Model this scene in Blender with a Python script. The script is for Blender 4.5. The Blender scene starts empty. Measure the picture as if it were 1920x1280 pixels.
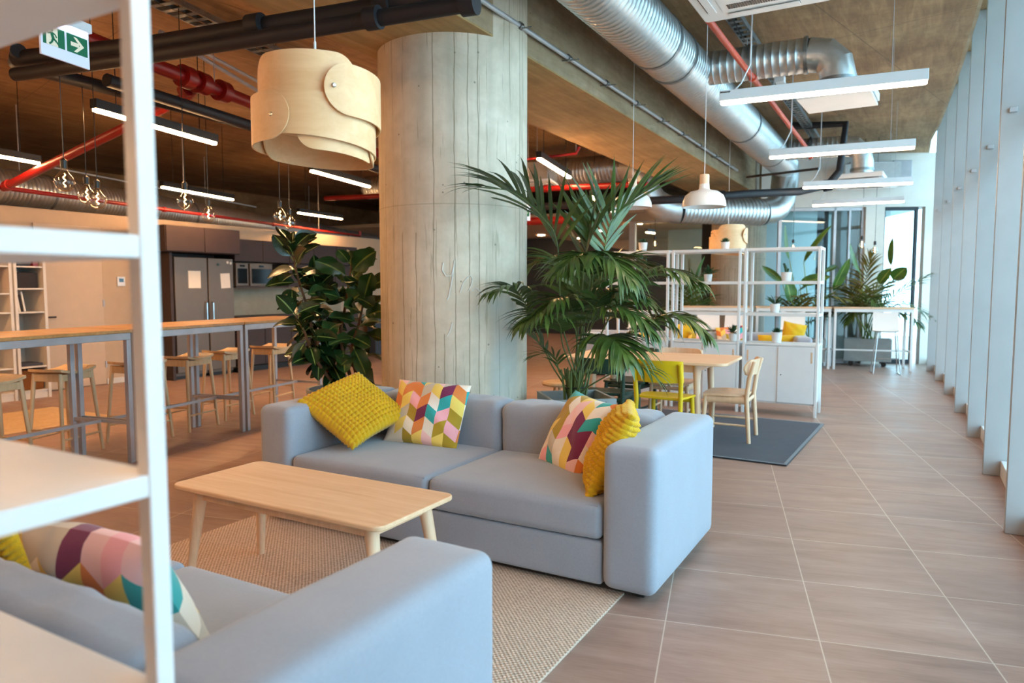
import bpy, bmesh, math, random
from mathutils import Vector, Matrix, Euler
random.seed(7)
C = bpy.context.scene.collection
PI = math.pi
R = math.radians
# ---------------------------------------------------------------- camera, world, exposure
F = 1330.0; HC = 1.42; TH = math.atan(100/F); YAW = R(29.5)
sc = bpy.context.scene
cd_ = bpy.data.cameras.new('camera'); cam = bpy.data.objects.new('camera', cd_); C.objects.link(cam)
cam.location = (0, 0, HC); cam.rotation_euler = (PI/2-TH, 0, YAW)
cd_.sensor_width = 36; cd_.lens = F/1920*36; cd_.clip_start = .05; cd_.clip_end = 200
cd_.dof.use_dof = True; cd_.dof.focus_distance = 3.9; cd_.dof.aperture_fstop = 2.2; cd_.dof.aperture_blades = 9
sc.camera = cam
sc.view_settings.view_transform = 'Standard'; sc.view_settings.look = 'None'
sc.view_settings.gamma = 1; sc.view_settings.use_curve_mapping = False
sc.view_settings.exposure = 0.5
sc.cycles.use_denoising = True
sc.cycles.max_bounces = 9; sc.cycles.diffuse_bounces = 5; sc.cycles.glossy_bounces = 3; sc.cycles.transmission_bounces = 6
sc.cycles.transparent_max_bounces = 12; sc.cycles.sample_clamp_indirect = 6; sc.cycles.caustics_reflective = False; sc.cycles.caustics_refractive = False
W = bpy.data.worlds.new('world'); sc.world = W; W.use_nodes = True
bg = W.node_tree.nodes['Background']; bg.inputs[0].default_value = (.47, .77, .98, 1); bg.inputs[1].default_value = 5.6
# daylight sampling guides across the glazed sides (portals add no light of their own)
def portal(loc, rot, sx, sy):
    l = bpy.data.lights.new('window_portal', 'AREA'); l.shape = 'RECTANGLE'; l.size = sx; l.size_y = sy; l.cycles.is_portal = True
    o = bpy.data.objects.new('window_portal', l); C.objects.link(o); o.location = loc; o.rotation_euler = rot
portal((1.05, 7.0, 2.1), (0, R(90), 0), 4.4, 22)

# ---------------------------------------------------------------- picture point -> place
def ray(px, py):
    u = (px-960)/F; v = -(py-640)/F
    fw = math.cos(TH)+v*math.sin(TH); up = -math.sin(TH)+v*math.cos(TH)
    return Vector((u*math.cos(YAW)-fw*math.sin(YAW), u*math.sin(YAW)+fw*math.cos(YAW), up))
def at(px, py, z):
    r = ray(px, py); t = (z-HC)/r.z; return Vector((r.x*t, r.y*t, z))
def atY(px, py, y):
    r = ray(px, py); t = y/r.y; return Vector((r.x*t, y, HC+r.z*t))
def atX(px, py, x):
    r = ray(px, py); t = x/r.x; return Vector((x, r.y*t, HC+r.z*t))
def atD(px, py, d):
    r = ray(px, py); h = math.hypot(r.x, r.y); return Vector((r.x*d/h, r.y*d/h, HC+r.z*d/h))

# ---------------------------------------------------------------- materials
def hexc(h, a=1):
    c = [int(h[i:i+2], 16)/255 for i in (0, 2, 4)]
    return tuple([x/12.92 if x <= .04045 else ((x+.055)/1.055)**2.4 for x in c]+[a])
class NT:
    def __init__(s, name):
        s.m = bpy.data.materials.new(name); s.m.use_nodes = True; s.t = s.m.node_tree; s.b = s.t.nodes['Principled BSDF']
    def n(s, typ, **k):
        nd = s.t.nodes.new(typ)
        for a, b in k.items():
            if a[0] == '_': nd.inputs[a[1:].replace('_', ' ')].default_value = b
            else: setattr(nd, a, b)
        return nd
    def l(s, a, b): s.t.links.new(a, b)
    def math(s, op, a, b=None, c=None):
        nd = s.t.nodes.new('ShaderNodeMath'); nd.operation = op
        for i, x in enumerate((a, b, c)):
            if x is None: continue
            if isinstance(x, (int, float)): nd.inputs[i].default_value = x
            else: s.l(x, nd.inputs[i])
        return nd.outputs[0]
    def obj(s): return s.n('ShaderNodeTexCoord').outputs['Object']
    def mapping(s, vec, loc=(0,0,0), rot=(0,0,0), scale=(1,1,1)):
        m = s.n('ShaderNodeMapping'); s.l(vec, m.inputs[0]); m.inputs[1].default_value = loc; m.inputs[2].default_value = rot; m.inputs[3].default_value = scale
        return m.outputs[0]
    def noise(s, vec, scale, detail=4, rough=.55, dist=0):
        n = s.n('ShaderNodeTexNoise'); s.l(vec, n.inputs['Vector']); n.inputs['Scale'].default_value = scale; n.inputs['Detail'].default_value = detail
        n.inputs['Roughness'].default_value = rough; n.inputs['Distortion'].default_value = dist
        return n.outputs[0]
    def ramp(s, fac, stops, interp='LINEAR'):
        r = s.n('ShaderNodeValToRGB'); s.l(fac, r.inputs[0]); r.color_ramp.interpolation = interp
        e = r.color_ramp.elements
        while len(e) < len(stops): e.new(.5)
        for i, (p, c) in enumerate(stops): e[i].position = p; e[i].color = c if len(c) == 4 else (*c, 1)
        return r.outputs[0]
    def mix(s, fac, a, b, mode='MIX'):
        m = s.n('ShaderNodeMix'); m.data_type = 'RGBA'; m.blend_type = mode
        for sock, x in ((m.inputs[0], fac), (m.inputs[6], a), (m.inputs[7], b)):
            if isinstance(x, (int, float)): sock.default_value = x
            elif isinstance(x, tuple): sock.default_value = x
            else: s.l(x, sock)
        return m.outputs[2]
    def col(s, x):
        if isinstance(x, tuple): s.b.inputs['Base Color'].default_value = x
        else: s.l(x, s.b.inputs['Base Color'])
    def rough(s, x):
        if isinstance(x, (int, float)): s.b.inputs['Roughness'].default_value = x
        else: s.l(x, s.b.inputs['Roughness'])
    def bump(s, h, strength=.3, dist=.01):
        b = s.n('ShaderNodeBump'); b.inputs['Strength'].default_value = strength; b.inputs['Distance'].default_value = dist
        s.l(h, b.inputs['Height']); s.l(b.outputs[0], s.b.inputs['Normal'])
def plain(name, h, rough=.5, metal=0, var=.06, scale=6, coat=0):
    k = NT(name); c = hexc(h)
    o = k.obj(); n = k.noise(o, scale, 3)
    lo = tuple(x*(1-var*2) for x in c[:3])+(1,); hi = tuple(min(1, x*(1+var)) for x in c[:3])+(1,)
    k.col(k.ramp(n, [(.3, lo), (.7, hi)])); k.rough(rough); k.b.inputs['Metallic'].default_value = metal
    if coat: k.b.inputs['Coat Weight'].default_value = coat
    return k.m
def emis(name, col, strength):
    k = NT(name); k.col((*[min(.8, x*.8) for x in col], 1)); k.b.inputs['Emission Color'].default_value = (*col, 1); k.b.inputs['Emission Strength'].default_value = strength
    return k.m
def concrete(name, light, mid, dark, seams=None, drips=False, seamw=.012, rough=.75, grain=(1,1,1)):
    k = NT(name); o = k.obj()
    n1 = k.noise(o, 1.3, 6, .6, .3); n2 = k.noise(o, 9, 5, .6)
    st = k.noise(k.mapping(o, scale=grain), 2.2, 5, .65, .6)
    c = k.ramp(n1, [(.28, hexc(dark)), (.48, hexc(mid)), (.72, hexc(light))])
    c2 = k.ramp(st, [(.3, hexc(dark)), (.5, hexc(mid)), (.7, hexc(light))])
    c = k.mix(.5, c, c2)
    c = k.mix(k.math('MULTIPLY', k.ramp(n2, [(.35, (1,1,1,1)), (.55, (0,0,0,1))]), .22), c, hexc(dark), 'MIX')
    pits = k.n('ShaderNodeTexVoronoi'); k.l(o, pits.inputs['Vector']); pits.inputs['Scale'].default_value = 8
    pm = k.math('LESS_THAN', k.math('ADD', pits.outputs['Distance'], k.math('MULTIPLY', n2, .08)), .095)
    c = k.mix(k.math('MULTIPLY', pm, .6), c, hexc('4a4034'))
    h = k.math('SUBTRACT', n2, k.math('MULTIPLY', pm, .8))
    if seams:
        sx, sy = seams
        sep = k.n('ShaderNodeSeparateXYZ'); k.l(k.mapping(o, rot=(0, 0, R(14))), sep.inputs[0])
        for ax, s_ in ((0, sx), (1, sy)):
            if not s_: continue
            fr = k.math('FRACT', k.math('DIVIDE', sep.outputs[ax], s_)); ln = k.math('LESS_THAN', fr, seamw/s_)
            c = k.mix(k.math('MULTIPLY', ln, .5), c, hexc('5d4630')); h = k.math('SUBTRACT', h, ln)
    if drips:
        sep = k.n('ShaderNodeSeparateXYZ'); k.l(o, sep.inputs[0])
        an = k.math('MULTIPLY', k.math('ARCTAN2', sep.outputs[1], sep.outputs[0]), .6)
        cmb = k.n('ShaderNodeCombineXYZ'); k.l(an, cmb.inputs[0]); k.l(k.math('MULTIPLY', sep.outputs[2], .045), cmb.inputs[2])
        wob = k.n('ShaderNodeCombineXYZ'); k.l(an, wob.inputs[0]); k.l(k.math('MULTIPLY', sep.outputs[2], .5), wob.inputs[2])
        d = k.noise(cmb.outputs[0], 22, 3, .7, .4)
        dm = k.ramp(d, [(.60, (0,0,0,1)), (.645, (1,1,1,1)), (.66, (1,1,1,1)), (.70, (0,0,0,1))])
        c = k.mix(k.math('MULTIPLY', dm, .45), c, hexc('8a7a5c'))
        d2 = k.noise(cmb.outputs[0], 9, 2, .5)
        c = k.mix(k.math('MULTIPLY', k.ramp(d2, [(.45, (0,0,0,1)), (.7, (1,1,1,1))]), .3), c, hexc('9b917c'))
        v = k.n('ShaderNodeTexVoronoi'); v.voronoi_dimensions = '1D'; v.feature = 'F1'; k.l(k.math('ADD', k.math('MULTIPLY', an, 10), k.math('MULTIPLY', k.noise(wob.outputs[0], 3, 4), .55)), v.inputs['W'])
        v.inputs['Scale'].default_value = 1
        ln = k.ramp(v.outputs['Distance'], [(.016, (1,1,1,1)), (.05, (0,0,0,1))])
        gate = k.math('GREATER_THAN', k.noise(cmb.outputs[0], 5, 1), .47)
        c = k.mix(k.math('MULTIPLY', k.math('MULTIPLY', ln, gate), .75), c, hexc('7d6a4a'))
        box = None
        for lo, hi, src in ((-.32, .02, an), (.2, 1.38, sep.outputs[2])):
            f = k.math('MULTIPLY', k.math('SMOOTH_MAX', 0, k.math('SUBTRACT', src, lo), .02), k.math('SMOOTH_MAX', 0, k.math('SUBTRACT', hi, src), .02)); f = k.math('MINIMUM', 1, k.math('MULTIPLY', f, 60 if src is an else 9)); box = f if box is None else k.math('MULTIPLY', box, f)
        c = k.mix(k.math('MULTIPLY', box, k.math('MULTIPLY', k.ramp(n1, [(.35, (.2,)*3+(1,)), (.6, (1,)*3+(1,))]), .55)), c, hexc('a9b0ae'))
        sm = k.math('LESS_THAN', k.math('ABSOLUTE', k.math('SUBTRACT', sep.outputs[2], 2.02)), .004); c = k.mix(k.math('MULTIPLY', sm, .35), c, hexc('8f8268'))
    k.col(c); k.rough(rough); k.bump(h, .25, .008)
    return k.m
def wood(name, h1, h2, rough=.45, scale=1.0, axis=0, coat=.0):
    k = NT(name); o = k.obj(); s_ = [14*scale]*3; s_[axis] = 1.1*scale
    n = k.noise(k.mapping(o, scale=tuple(s_)), 2.0, 5, .6, .8)
    n2 = k.noise(k.mapping(o, scale=tuple(x*.25 for x in s_)), 1.5, 2)
    c = k.ramp(n, [(.3, hexc(h2)), (.65, hexc(h1))])
    c = k.mix(.35, c, k.ramp(n2, [(.35, hexc(h2)), (.6, hexc(h1))]))
    k.col(c); k.rough(rough); k.bump(n, .05, .002); k.b.inputs['Coat Weight'].default_value = coat
    return k.m
def fabric(name, h, scale=500, rough=.9, sheen=.3, var=.12):
    k = NT(name); o = k.obj(); c = hexc(h)
    n = k.noise(o, scale, 2, .7); n2 = k.noise(o, 5, 3); n3 = k.noise(o, 90, 3)
    f = k.math('ADD', k.math('MULTIPLY', n, .55), k.math('ADD', k.math('MULTIPLY', n2, .25), k.math('MULTIPLY', n3, .2)))
    k.col(k.ramp(f, [(.3, tuple(x*(1-var*1.6) for x in c[:3])+(1,)), (.7, tuple(min(1, x*(1+var)) for x in c[:3])+(1,))]))
    k.rough(rough); k.b.inputs['Sheen Weight'].default_value = sheen; k.bump(n, .15, .001)
    return k.m
def chevron(name, cw=.062, rh=.075, off=0.0):
    k = NT(name); sep = k.n('ShaderNodeSeparateXYZ'); k.l(k.obj(), sep.inputs[0])
    x = k.math('ADD', sep.outputs[0], 5+off); y = k.math('ADD', sep.outputs[1], 5)
    ci = k.math('FLOOR', k.math('DIVIDE', x, cw))
    tri = k.math('PINGPONG', x, cw)
    yy = k.math('SUBTRACT', y, k.math('MULTIPLY', tri, .62))
    yi = k.math('FLOOR', k.math('DIVIDE', yy, rh))
    cmb = k.n('ShaderNodeCombineXYZ'); k.l(ci, cmb.inputs[0]); k.l(yi, cmb.inputs[1])
    wn = k.n('ShaderNodeTexWhiteNoise'); wn.noise_dimensions = '2D'; k.l(cmb.outputs[0], wn.inputs['Vector'])
    pal = ['f3e6d6', 'f1cf63', 'ad8d1c', 'f5aab0', 'efe0cc', 'c8bba8', 'e0813c', 'f3e6d6', '2ea3a0', 'f1cf63', '78204a', 'f6c4c0', 'b3921f']
    k.col(k.ramp(wn.outputs[0], [(i/len(pal), hexc(p)) for i, p in enumerate(pal)], 'CONSTANT'))
    k.rough(.85); k.b.inputs['Sheen Weight'].default_value = .2; k.bump(k.noise(k.obj(), 400, 2), .1, .001)
    return k.m
def floor_mat():
    k = NT('floor_tiles'); o = k.obj()
    v = k.mapping(o, loc=(0, 0, 0), rot=(0, 0, R(-13.0)))
    sep = k.n('ShaderNodeSeparateXYZ'); k.l(v, sep.inputs[0])
    X = k.math('ADD', sep.outputs[0], 61-TX); Y = k.math('ADD', sep.outputs[1], 61-TY)
    fx = k.math('FRACT', k.math('DIVIDE', X, .61)); fy = k.math('FRACT', k.math('DIVIDE', Y, .61))
    g = k.math('MAXIMUM', k.math('LESS_THAN', fx, .0085), k.math('LESS_THAN', fy, .0085))
    cmb = k.n('ShaderNodeCombineXYZ'); k.l(k.math('FLOOR', k.math('DIVIDE', X, .61)), cmb.inputs[0]); k.l(k.math('FLOOR', k.math('DIVIDE', Y, .61)), cmb.inputs[1])
    wn = k.n('ShaderNodeTexWhiteNoise'); wn.noise_dimensions = '2D'; k.l(cmb.outputs[0], wn.inputs['Vector'])
    v2 = k.n('ShaderNodeVectorMath'); v2.operation = 'MULTIPLY_ADD'; k.l(wn.outputs['Color'], v2.inputs[0]); v2.inputs[1].default_value = (7, 7, 7); k.l(v, v2.inputs[2])
    s1 = k.noise(k.mapping(v2.outputs[0], scale=(.9, 4.5, 1)), 1.6, 6, .62, .7)
    s2 = k.noise(k.mapping(v2.outputs[0], scale=(2, 2, 1)), 1.3, 4, .6)
    s3 = k.noise(k.mapping(v2.outputs[0], scale=(3, 60, 1)), 3, 2, .5)
    c = k.ramp(s1, [(.28, hexc('795e54')), (.45, hexc('98766a')), (.68, hexc('af9083'))])
    c = k.mix(.42, c, k.ramp(s2, [(.3, hexc('80655b')), (.7, hexc('ad8d7a'))]))
    c = k.mix(.12, c, k.ramp(s3, [(.35, hexc('6f5a4e')), (.65, hexc('c2ad9c'))]))
    c = k.mix(k.math('MULTIPLY', wn.outputs[0], .18), c, hexc('8a6f62'))
    c = k.mix(k.math('MULTIPLY', g, .8), c, hexc('c9b8a8'))
    k.col(c); k.rough(k.ramp(s2, [(.3, (.36,)*3+(1,)), (.7, (.5,)*3+(1,))])); k.b.inputs['Specular IOR Level'].default_value = .45
    k.bump(k.math('SUBTRACT', s1, k.math('MULTIPLY', g, 1.5)), .06, .004)
    return k.m
def galv(name, base='bfc3c3', rough=.36):
    k = NT(name); o = k.obj(); v = k.n('ShaderNodeTexVoronoi'); k.l(o, v.inputs['Vector']); v.inputs['Scale'].default_value = 26
    c = hexc(base); k.col(k.mix(.14, c, k.ramp(v.outputs['Color'], [(0, tuple(x*.75 for x in c[:3])+(1,)), (1, (.9, .92, .93, 1))])))
    k.b.inputs['Metallic'].default_value = .9; k.rough(k.ramp(k.noise(o, 8, 3), [(.3, (rough-.06,)*3+(1,)), (.7, (rough+.1,)*3+(1,))]))
    return k.m
def glassm(name, tint=(.93, .97, .97, 1), refl=.12):
    k = NT(name); t = k.t; t.nodes.remove(k.b)
    tr = k.n('ShaderNodeBsdfTransparent'); tr.inputs[0].default_value = tint
    gl = k.n('ShaderNodeBsdfGlossy'); gl.inputs['Roughness'].default_value = .02
    lw = k.n('ShaderNodeLayerWeight'); lw.inputs[0].default_value = .25
    mx = k.n('ShaderNodeMixShader'); k.l(k.math('MULTIPLY', lw.outputs['Facing'], refl*3), mx.inputs[0]); k.l(tr.outputs[0], mx.inputs[1]); k.l(gl.outputs[0], mx.inputs[2])
    k.l(mx.outputs[0], t.nodes['Material Output'].inputs[0])
    return k.m
def weave(name, h1, h2, cx=.011, cy=.011, bump=.6):
    k = NT(name); sep = k.n('ShaderNodeSeparateXYZ'); k.l(k.obj(), sep.inputs[0])
    a = k.math('SINE', k.math('MULTIPLY', sep.outputs[0], PI/cx)); b = k.math('SINE', k.math('MULTIPLY', sep.outputs[1], PI/cy))
    h = k.math('MULTIPLY', a, b); n = k.noise(k.obj(), 120, 3)
    f = k.math('ADD', k.math('MULTIPLY', h, .35), n)
    k.col(k.ramp(f, [(.25, hexc(h2)), (.65, hexc(h1))])); k.rough(.95); k.bump(h, bump, .003)
    return k.m
def leafm(name, h, h2, rough=.3, trans=.15):
    k = NT(name); n = k.noise(k.obj(), 7, 3)
    k.col(k.ramp(n, [(.3, hexc(h2)), (.7, hexc(h))])); k.rough(rough); k.b.inputs['Specular IOR Level'].default_value = .6
    return k.m
# tile origin in the rotated frame
_a = R(-13.0)
TX = -.42*math.cos(_a)-3.61*math.sin(_a); TY = -.42*math.sin(_a)+3.61*math.cos(_a)
M = {}
M['floor'] = floor_mat()
M['ceil'] = concrete('ceiling_concrete', 'bb976d', '977450', '66492f', seams=(1.25, 2.5), grain=(6, .6, 1))
M['beam'] = concrete('beam_concrete', 'b8a284', '9c8466', '7a6448', grain=(.5, 1, 6))
M['soffit'] = concrete('soffit_concrete', 'bd9a68', 'a07d4c', '7d5f38', grain=(6, .5, 1))
M['column'] = concrete('column_concrete', 'e8dac6', 'd6c6b0', 'b5a48c', drips=True)
M['wallwhite'] = plain('white_wall', 'd9d2c8', .8, var=.02)
M['wallcream'] = plain('cream_wall', 'c2a78a', .8, var=.02)
M['doorcream'] = plain('cream_door', 'c9b096', .7, var=.02)
M['white'] = plain('white_lacquer', 'e4e2e0', .4, var=.015)
M['whitem'] = plain('white_metal', 'e4e5e6', .35, var=.015)
M['sofa'] = fabric('sofa_fabric', '989ca6', 420, var=.1)
M['sofaseam'] = fabric('sofa_seam', '8b8e98', 420)
M['yellow'] = fabric('mustard_knit', 'd9a702', 260, var=.2, sheen=.2)
M['chev'] = chevron('chevron_print', .07, .082, .07*5); M['chev2'] = chevron('chevron_print_b', .07, .082, .07*23); M['chev3'] = chevron('chevron_print_c', .085, .10, .085*14)
M['birch'] = wood('birch_veneer', 'edc7a2', 'dcae84', .62, 1, 0, 0)
M['birchleg'] = wood('birch_solid', 'ecc6a4', 'd8ac84', .45, 1, 2)
M['lampwood'] = wood('lamp_veneer', 'f0c898', 'e0b07c', .5, .8, 0)
M['oak'] = wood('oak_top', 'c9985c', 'a87540', .4, 1, 1, .2)
M['palewood'] = wood('pale_wood', 'd9b98e', 'c09a6c', .5, 1, 2)
M['galv'] = galv('galvanised_steel'); M['galvdark'] = galv('galvanised_seam', '7f8587', .4)
M['greysteel'] = plain('grey_steel', 'b4b2b4', .4, .3)
M['chrome'] = plain('brushed_chrome', 'c9cbcc', .22, 1)
M['red'] = plain('red_pipe_paint', '8c0c08', .4); M['redR'] = plain('red_pipe_paint_b', 'c2452a', .45)
M['black'] = plain('black_pipe', '17151a', .6, var=.1); M['blackm'] = plain('black_metal', '1b1918', .4)
M['fin'] = plain('pale_aluminium', 'aaa9a8', .45, .15, var=.02); M['findark'] = plain('dark_gasket', '23272c', .6)
M['glass'] = glassm('window_glass'); M['glass2'] = glassm('partition_glass', (.86, .94, .94, 1), .3)
M['ledw'] = emis('led_diffuser_warm', (1, .56, .25), 100); M['ledn'] = emis('led_diffuser_neutral', (1, .72, .50), 34)
M['rug'] = weave('beige_rug', 'dcc0ab', 'a68b76'); M['rugdark'] = fabric('dark_rug', '42434c', 300, var=.2, sheen=.03); M['rugedge'] = fabric('rug_binding', '3c3c40', 300)
M['cab'] = plain('kitchen_taupe', '3c2a24', .6); M['steel'] = plain('fridge_steel', '6e6156', .42, .35, var=.03)
M['glassblk'] = plain('black_glass', '0c0b0c', .1); M['splash'] = concrete('splash_stone', 'b5a58e', 'a5947c', '94836c')
M['pot'] = concrete('grey_planter', 'a9adab', '989c9a', '858886'); M['potw'] = plain('white_ceramic', 'e6e0dc', .4)
M['soil'] = plain('soil', '2a1d14', .95, var=.3, scale=60)
M['palm'] = leafm('palm_leaf', '56692a', '304a1e', .38); M['palmstem'] = leafm('palm_stem', '6b7a34', '45562a', .5)
M['rubber'] = leafm('rubber_leaf', '1f3a1a', '13250f', .25); M['fiddle'] = leafm('fiddle_leaf', '35582a', '1d3d17', .35)
M['rib'] = leafm('leaf_rib', '8b9a4a', '6d7d38', .5); M['bark'] = plain('bark', '6a4526', .8, var=.2, scale=40)
M['strel'] = leafm('strelitzia_leaf', '4f7426', '2c5222', .35); M['olive'] = leafm('olive_frond', '84762c', '4f5a24', .5); M['cactus'] = leafm('cactus', '35592c', '1f3a1c', .6)
M['chairy'] = plain('yellow_lacquer', 'e2b806', .35, var=.03); M['chairg'] = plain('green_lacquer', '1f3f30', .4, var=.05)
M['plastic'] = plain('white_plastic', 'ece4de', .35, var=.01)
M['paper'] = plain('paper', 'e8dccb', .8, var=.02)
M['bulb'] = glassm('bulb_glass', (.97, .93, .86, 1), .35); M['fil'] = emis('filament', (1, .62, .25), 30)
M['brown'] = plain('dark_box', '241814', .7); M['basket'] = weave('basket_weave', '8a5220', '5c3413', .02, .02)
M['signg'] = emis('exit_green', (.0, .12, .05), .25); M['signw'] = emis('exit_white', (.80, .84, 1), .15); M['signc'] = emis('exit_cream', (.86, .78, .6), .2)
M['lane'] = emis('exit_strip_light', (.75, .8, 1), 2.5)
M['fargrey'] = plain('far_grey_panel', '3a4047', .7); M['paleblue'] = plain('pale_blue_wall', 'b9cdd0', .8, var=.02)
M['beigeceil'] = plain('lowered_ceiling', 'c9ab88', .8, var=.03)
M['chalk'] = plain('chalk', 'd8d3ca', .9)
# ---------------------------------------------------------------- mesh helpers
class MB:
    def __init__(s): s.v = []; s.f = []; s.m = []
    def add(s, vs, fs, mi=0, T=None):
        b = len(s.v)
        s.v += [tuple(T @ Vector(p)) if T else tuple(p) for p in vs]
        for f in fs: s.f.append(tuple(i+b for i in f)); s.m.append(mi)
        return s
    def box(s, x0, x1, y0, y1, z0, z1, mi=0, T=None):
        v = [(x, y, z) for x in (x0, x1) for y in (y0, y1) for z in (z0, z1)]
        return s.add(v, [(0,1,3,2), (4,6,7,5), (0,4,5,1), (2,3,7,6), (0,2,6,4), (1,5,7,3)], mi, T)
    def tube(s, pts, r, n=12, mi=0, caps=True, T=None, closed=False, flat=None):
        P = [Vector(p) for p in pts]; k = len(P); rr = r if isinstance(r, (list, tuple)) else [r]*k
        vs, fs = [], []; up = None
        for i in range(k):
            if closed: t = (P[(i+1) % k]-P[i-1]).normalized()
            else: t = ((P[i+1]-P[i]) if i == 0 else (P[i]-P[i-1]) if i == k-1 else ((P[i+1]-P[i]).normalized()+(P[i]-P[i-1]).normalized())).normalized()
            if up is None:
                up = Vector((0, 0, 1)) if abs(t.z) < .9 else Vector((1, 0, 0))
            up = (up-t*up.dot(t)).normalized(); sd = t.cross(up)
            sc_ = 1
            if 0 < i < k-1 and not closed:
                c = (P[i+1]-P[i]).normalized().dot((P[i]-P[i-1]).normalized()); 
            for j in range(n):
                a = 2*PI*j/n
                vs.append(P[i]+up*math.sin(a)*rr[i]*(flat or 1)+sd*math.cos(a)*rr[i])
        m = k if closed else k-1
        for i in range(m):
            for j in range(n):
                a = i*n+j; b = i*n+(j+1) % n; c = ((i+1) % k)*n+(j+1) % n; d = ((i+1) % k)*n+j
                fs.append((a, b, c, d))
        if caps and not closed: fs += [tuple(range(n))[::-1], tuple(range((k-1)*n, k*n))]
        return s.add(vs, fs, mi, T)
    def lathe(s, prof, n=24, mi=0, c=(0,0,0), T=None, cap=False):
        vs = [(c[0]+r*math.cos(2*PI*j/n), c[1]+r*math.sin(2*PI*j/n), c[2]+z) for r, z in prof for j in range(n)]
        fs = [(i*n+j, i*n+(j+1) % n, (i+1)*n+(j+1) % n, (i+1)*n+j) for i in range(len(prof)-1) for j in range(n)]
        if cap: fs += [tuple(range(n))[::-1], tuple(range((len(prof)-1)*n, len(prof)*n))]
        return s.add(vs, fs, mi, T)
    def prism(s, poly, z0, z1, mi=0, T=None):
        n = len(poly); v = [(x, y, z0) for x, y in poly]+[(x, y, z1) for x, y in poly]
        return s.add(v, [tuple(range(n))[::-1], tuple(range(n, 2*n))]+[(i, (i+1) % n, n+(i+1) % n, n+i) for i in range(n)], mi, T)
    def grid(s, fn, nu, nv, mi=0, T=None, closeu=False):
        vs = [fn(i/nu, j/nv) for i in range(nu+(0 if closeu else 1)) for j in range(nv+1)]; w = nv+1; k = nu if closeu else nu+1
        fs = [(i*w+j, ((i+1) % k)*w+j, ((i+1) % k)*w+j+1, i*w+j+1) for i in range(nu) for j in range(nv)]
        return s.add(vs, fs, mi, T)
    def soft(s, x0, x1, y0, y1, z0, z1, r=.05, puff=(0, 0, 0), wob=0, seed=0, n=10, mi=0, T=None):
        h = Vector(((x1-x0)/2, (y1-y0)/2, (z1-z0)/2)); c = Vector(((x0+x1)/2, (y0+y1)/2, (z0+z1)/2)); rnd = random.Random(seed)
        ph = [rnd.uniform(0, 6.28) for _ in range(8)]
        def ticks(hh, q):
            q = min(q, hh*.98); e = [0, .08, .2, .38, .62, 1]; a = [-hh+q*(t) for t in e]; inner = [-hh+q+(2*hh-2*q)*i/n for i in range(1, n)]
            return a+inner+[-x for x in a[::-1]]
        ax = [ticks(h[i], r) for i in range(3)]
        bm = {}
        vs, fs = [], []
        def vid(p):
            k_ = tuple(round(x, 5) for x in p)
            if k_ not in bm: bm[k_] = len(vs); vs.append(p)
            return bm[k_]
        for d in range(3):
            a, b = [i for i in range(3) if i != d]
            for sg in (-1, 1):
                for i in range(len(ax[a])-1):
                    for j in range(len(ax[b])-1):
                        q = []
                        for (ii, jj) in ((i, j), (i+1, j), (i+1, j+1), (i, j+1)):
                            p = [0, 0, 0]; p[d] = sg*h[d]; p[a] = ax[a][ii]; p[b] = ax[b][jj]; q.append(vid(tuple(p)))
                        flip = (sg > 0) != (d == 1)
                        fs.append(tuple(q if flip else q[::-1]))
        out = []
        for p in vs:
            p = Vector(p); q = Vector([max(-(h[i]-min(r, h[i]*.98)), min(h[i]-min(r, h[i]*.98), p[i])) for i in range(3)])
            dl = p-q
            if dl.length > 1e-6: p = q+dl.normalized()*min(r, min(h)*.98)
            u = [p[i]/h[i] for i in range(3)]
            for i in range(3):
                if puff[i]:
                    o = [x for x in range(3) if x != i]
                    p[i] += puff[i]*u[i]*(1-min(1, abs(u[o[0]]))**2.4)*(1-min(1, abs(u[o[1]]))**2.4)
            if wob:
                w = math.sin(p.x*17+ph[0])*math.sin(p.y*13+ph[1])*math.sin(p.z*11+ph[2])+.5*math.sin(p.x*41+ph[3]+p.z*9)*math.sin(p.y*37+ph[4])
                p += Vector((math.sin(ph[5]+p.z*20), math.cos(ph[6]+p.x*14), 1))*w*wob
            out.append(p+c)
        return s.add(out, fs, mi, T)
    def build(s, name, mats, parent=None, loc=None, rot=None, bevel=0, smooth=True, ang=40, seg=2, mat=None):
        me = bpy.data.meshes.new(name); me.from_pydata([tuple(v) for v in s.v], [], s.f); me.validate(clean_customdata=False)
        for m_ in (mats if isinstance(mats, (list, tuple)) else [mats]): me.materials.append(M[m_])
        if len(me.polygons) == len(s.m): me.polygons.foreach_set('material_index', s.m)
        if smooth:
            me.polygons.foreach_set('use_smooth', [True]*len(me.polygons)); me.set_sharp_from_angle(angle=R(ang))
        me.update()
        o = bpy.data.objects.new(name, me); C.objects.link(o)
        if parent: o.parent = parent
        if loc is not None: o.location = loc
        if rot is not None: o.rotation_euler = rot
        if bevel:
            b = o.modifiers.new('bevel', 'BEVEL'); b.width = bevel; b.segments = seg; b.limit_method = 'ANGLE'; b.angle_limit = R(50); b.harden_normals = False
        return o
def tag(o, label=None, cat=None, group=None, kind=None):
    if label: o['label'] = label
    if cat: o['category'] = cat
    if group: o['group'] = group
    if kind: o['kind'] = kind
    return o
def struct(o): o['kind'] = 'structure'; return o
def thing(name, label, cat, loc=(0,0,0), rz=0, group=None):
    o = bpy.data.objects.new(name, None); C.objects.link(o); o.location = loc; o.rotation_euler = (0, 0, rz); o.empty_display_size = .1
    return tag(o, label, cat, group)
KIDS = {}
def kids(o): return [c for c in bpy.data.objects if c.parent == o]
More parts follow.
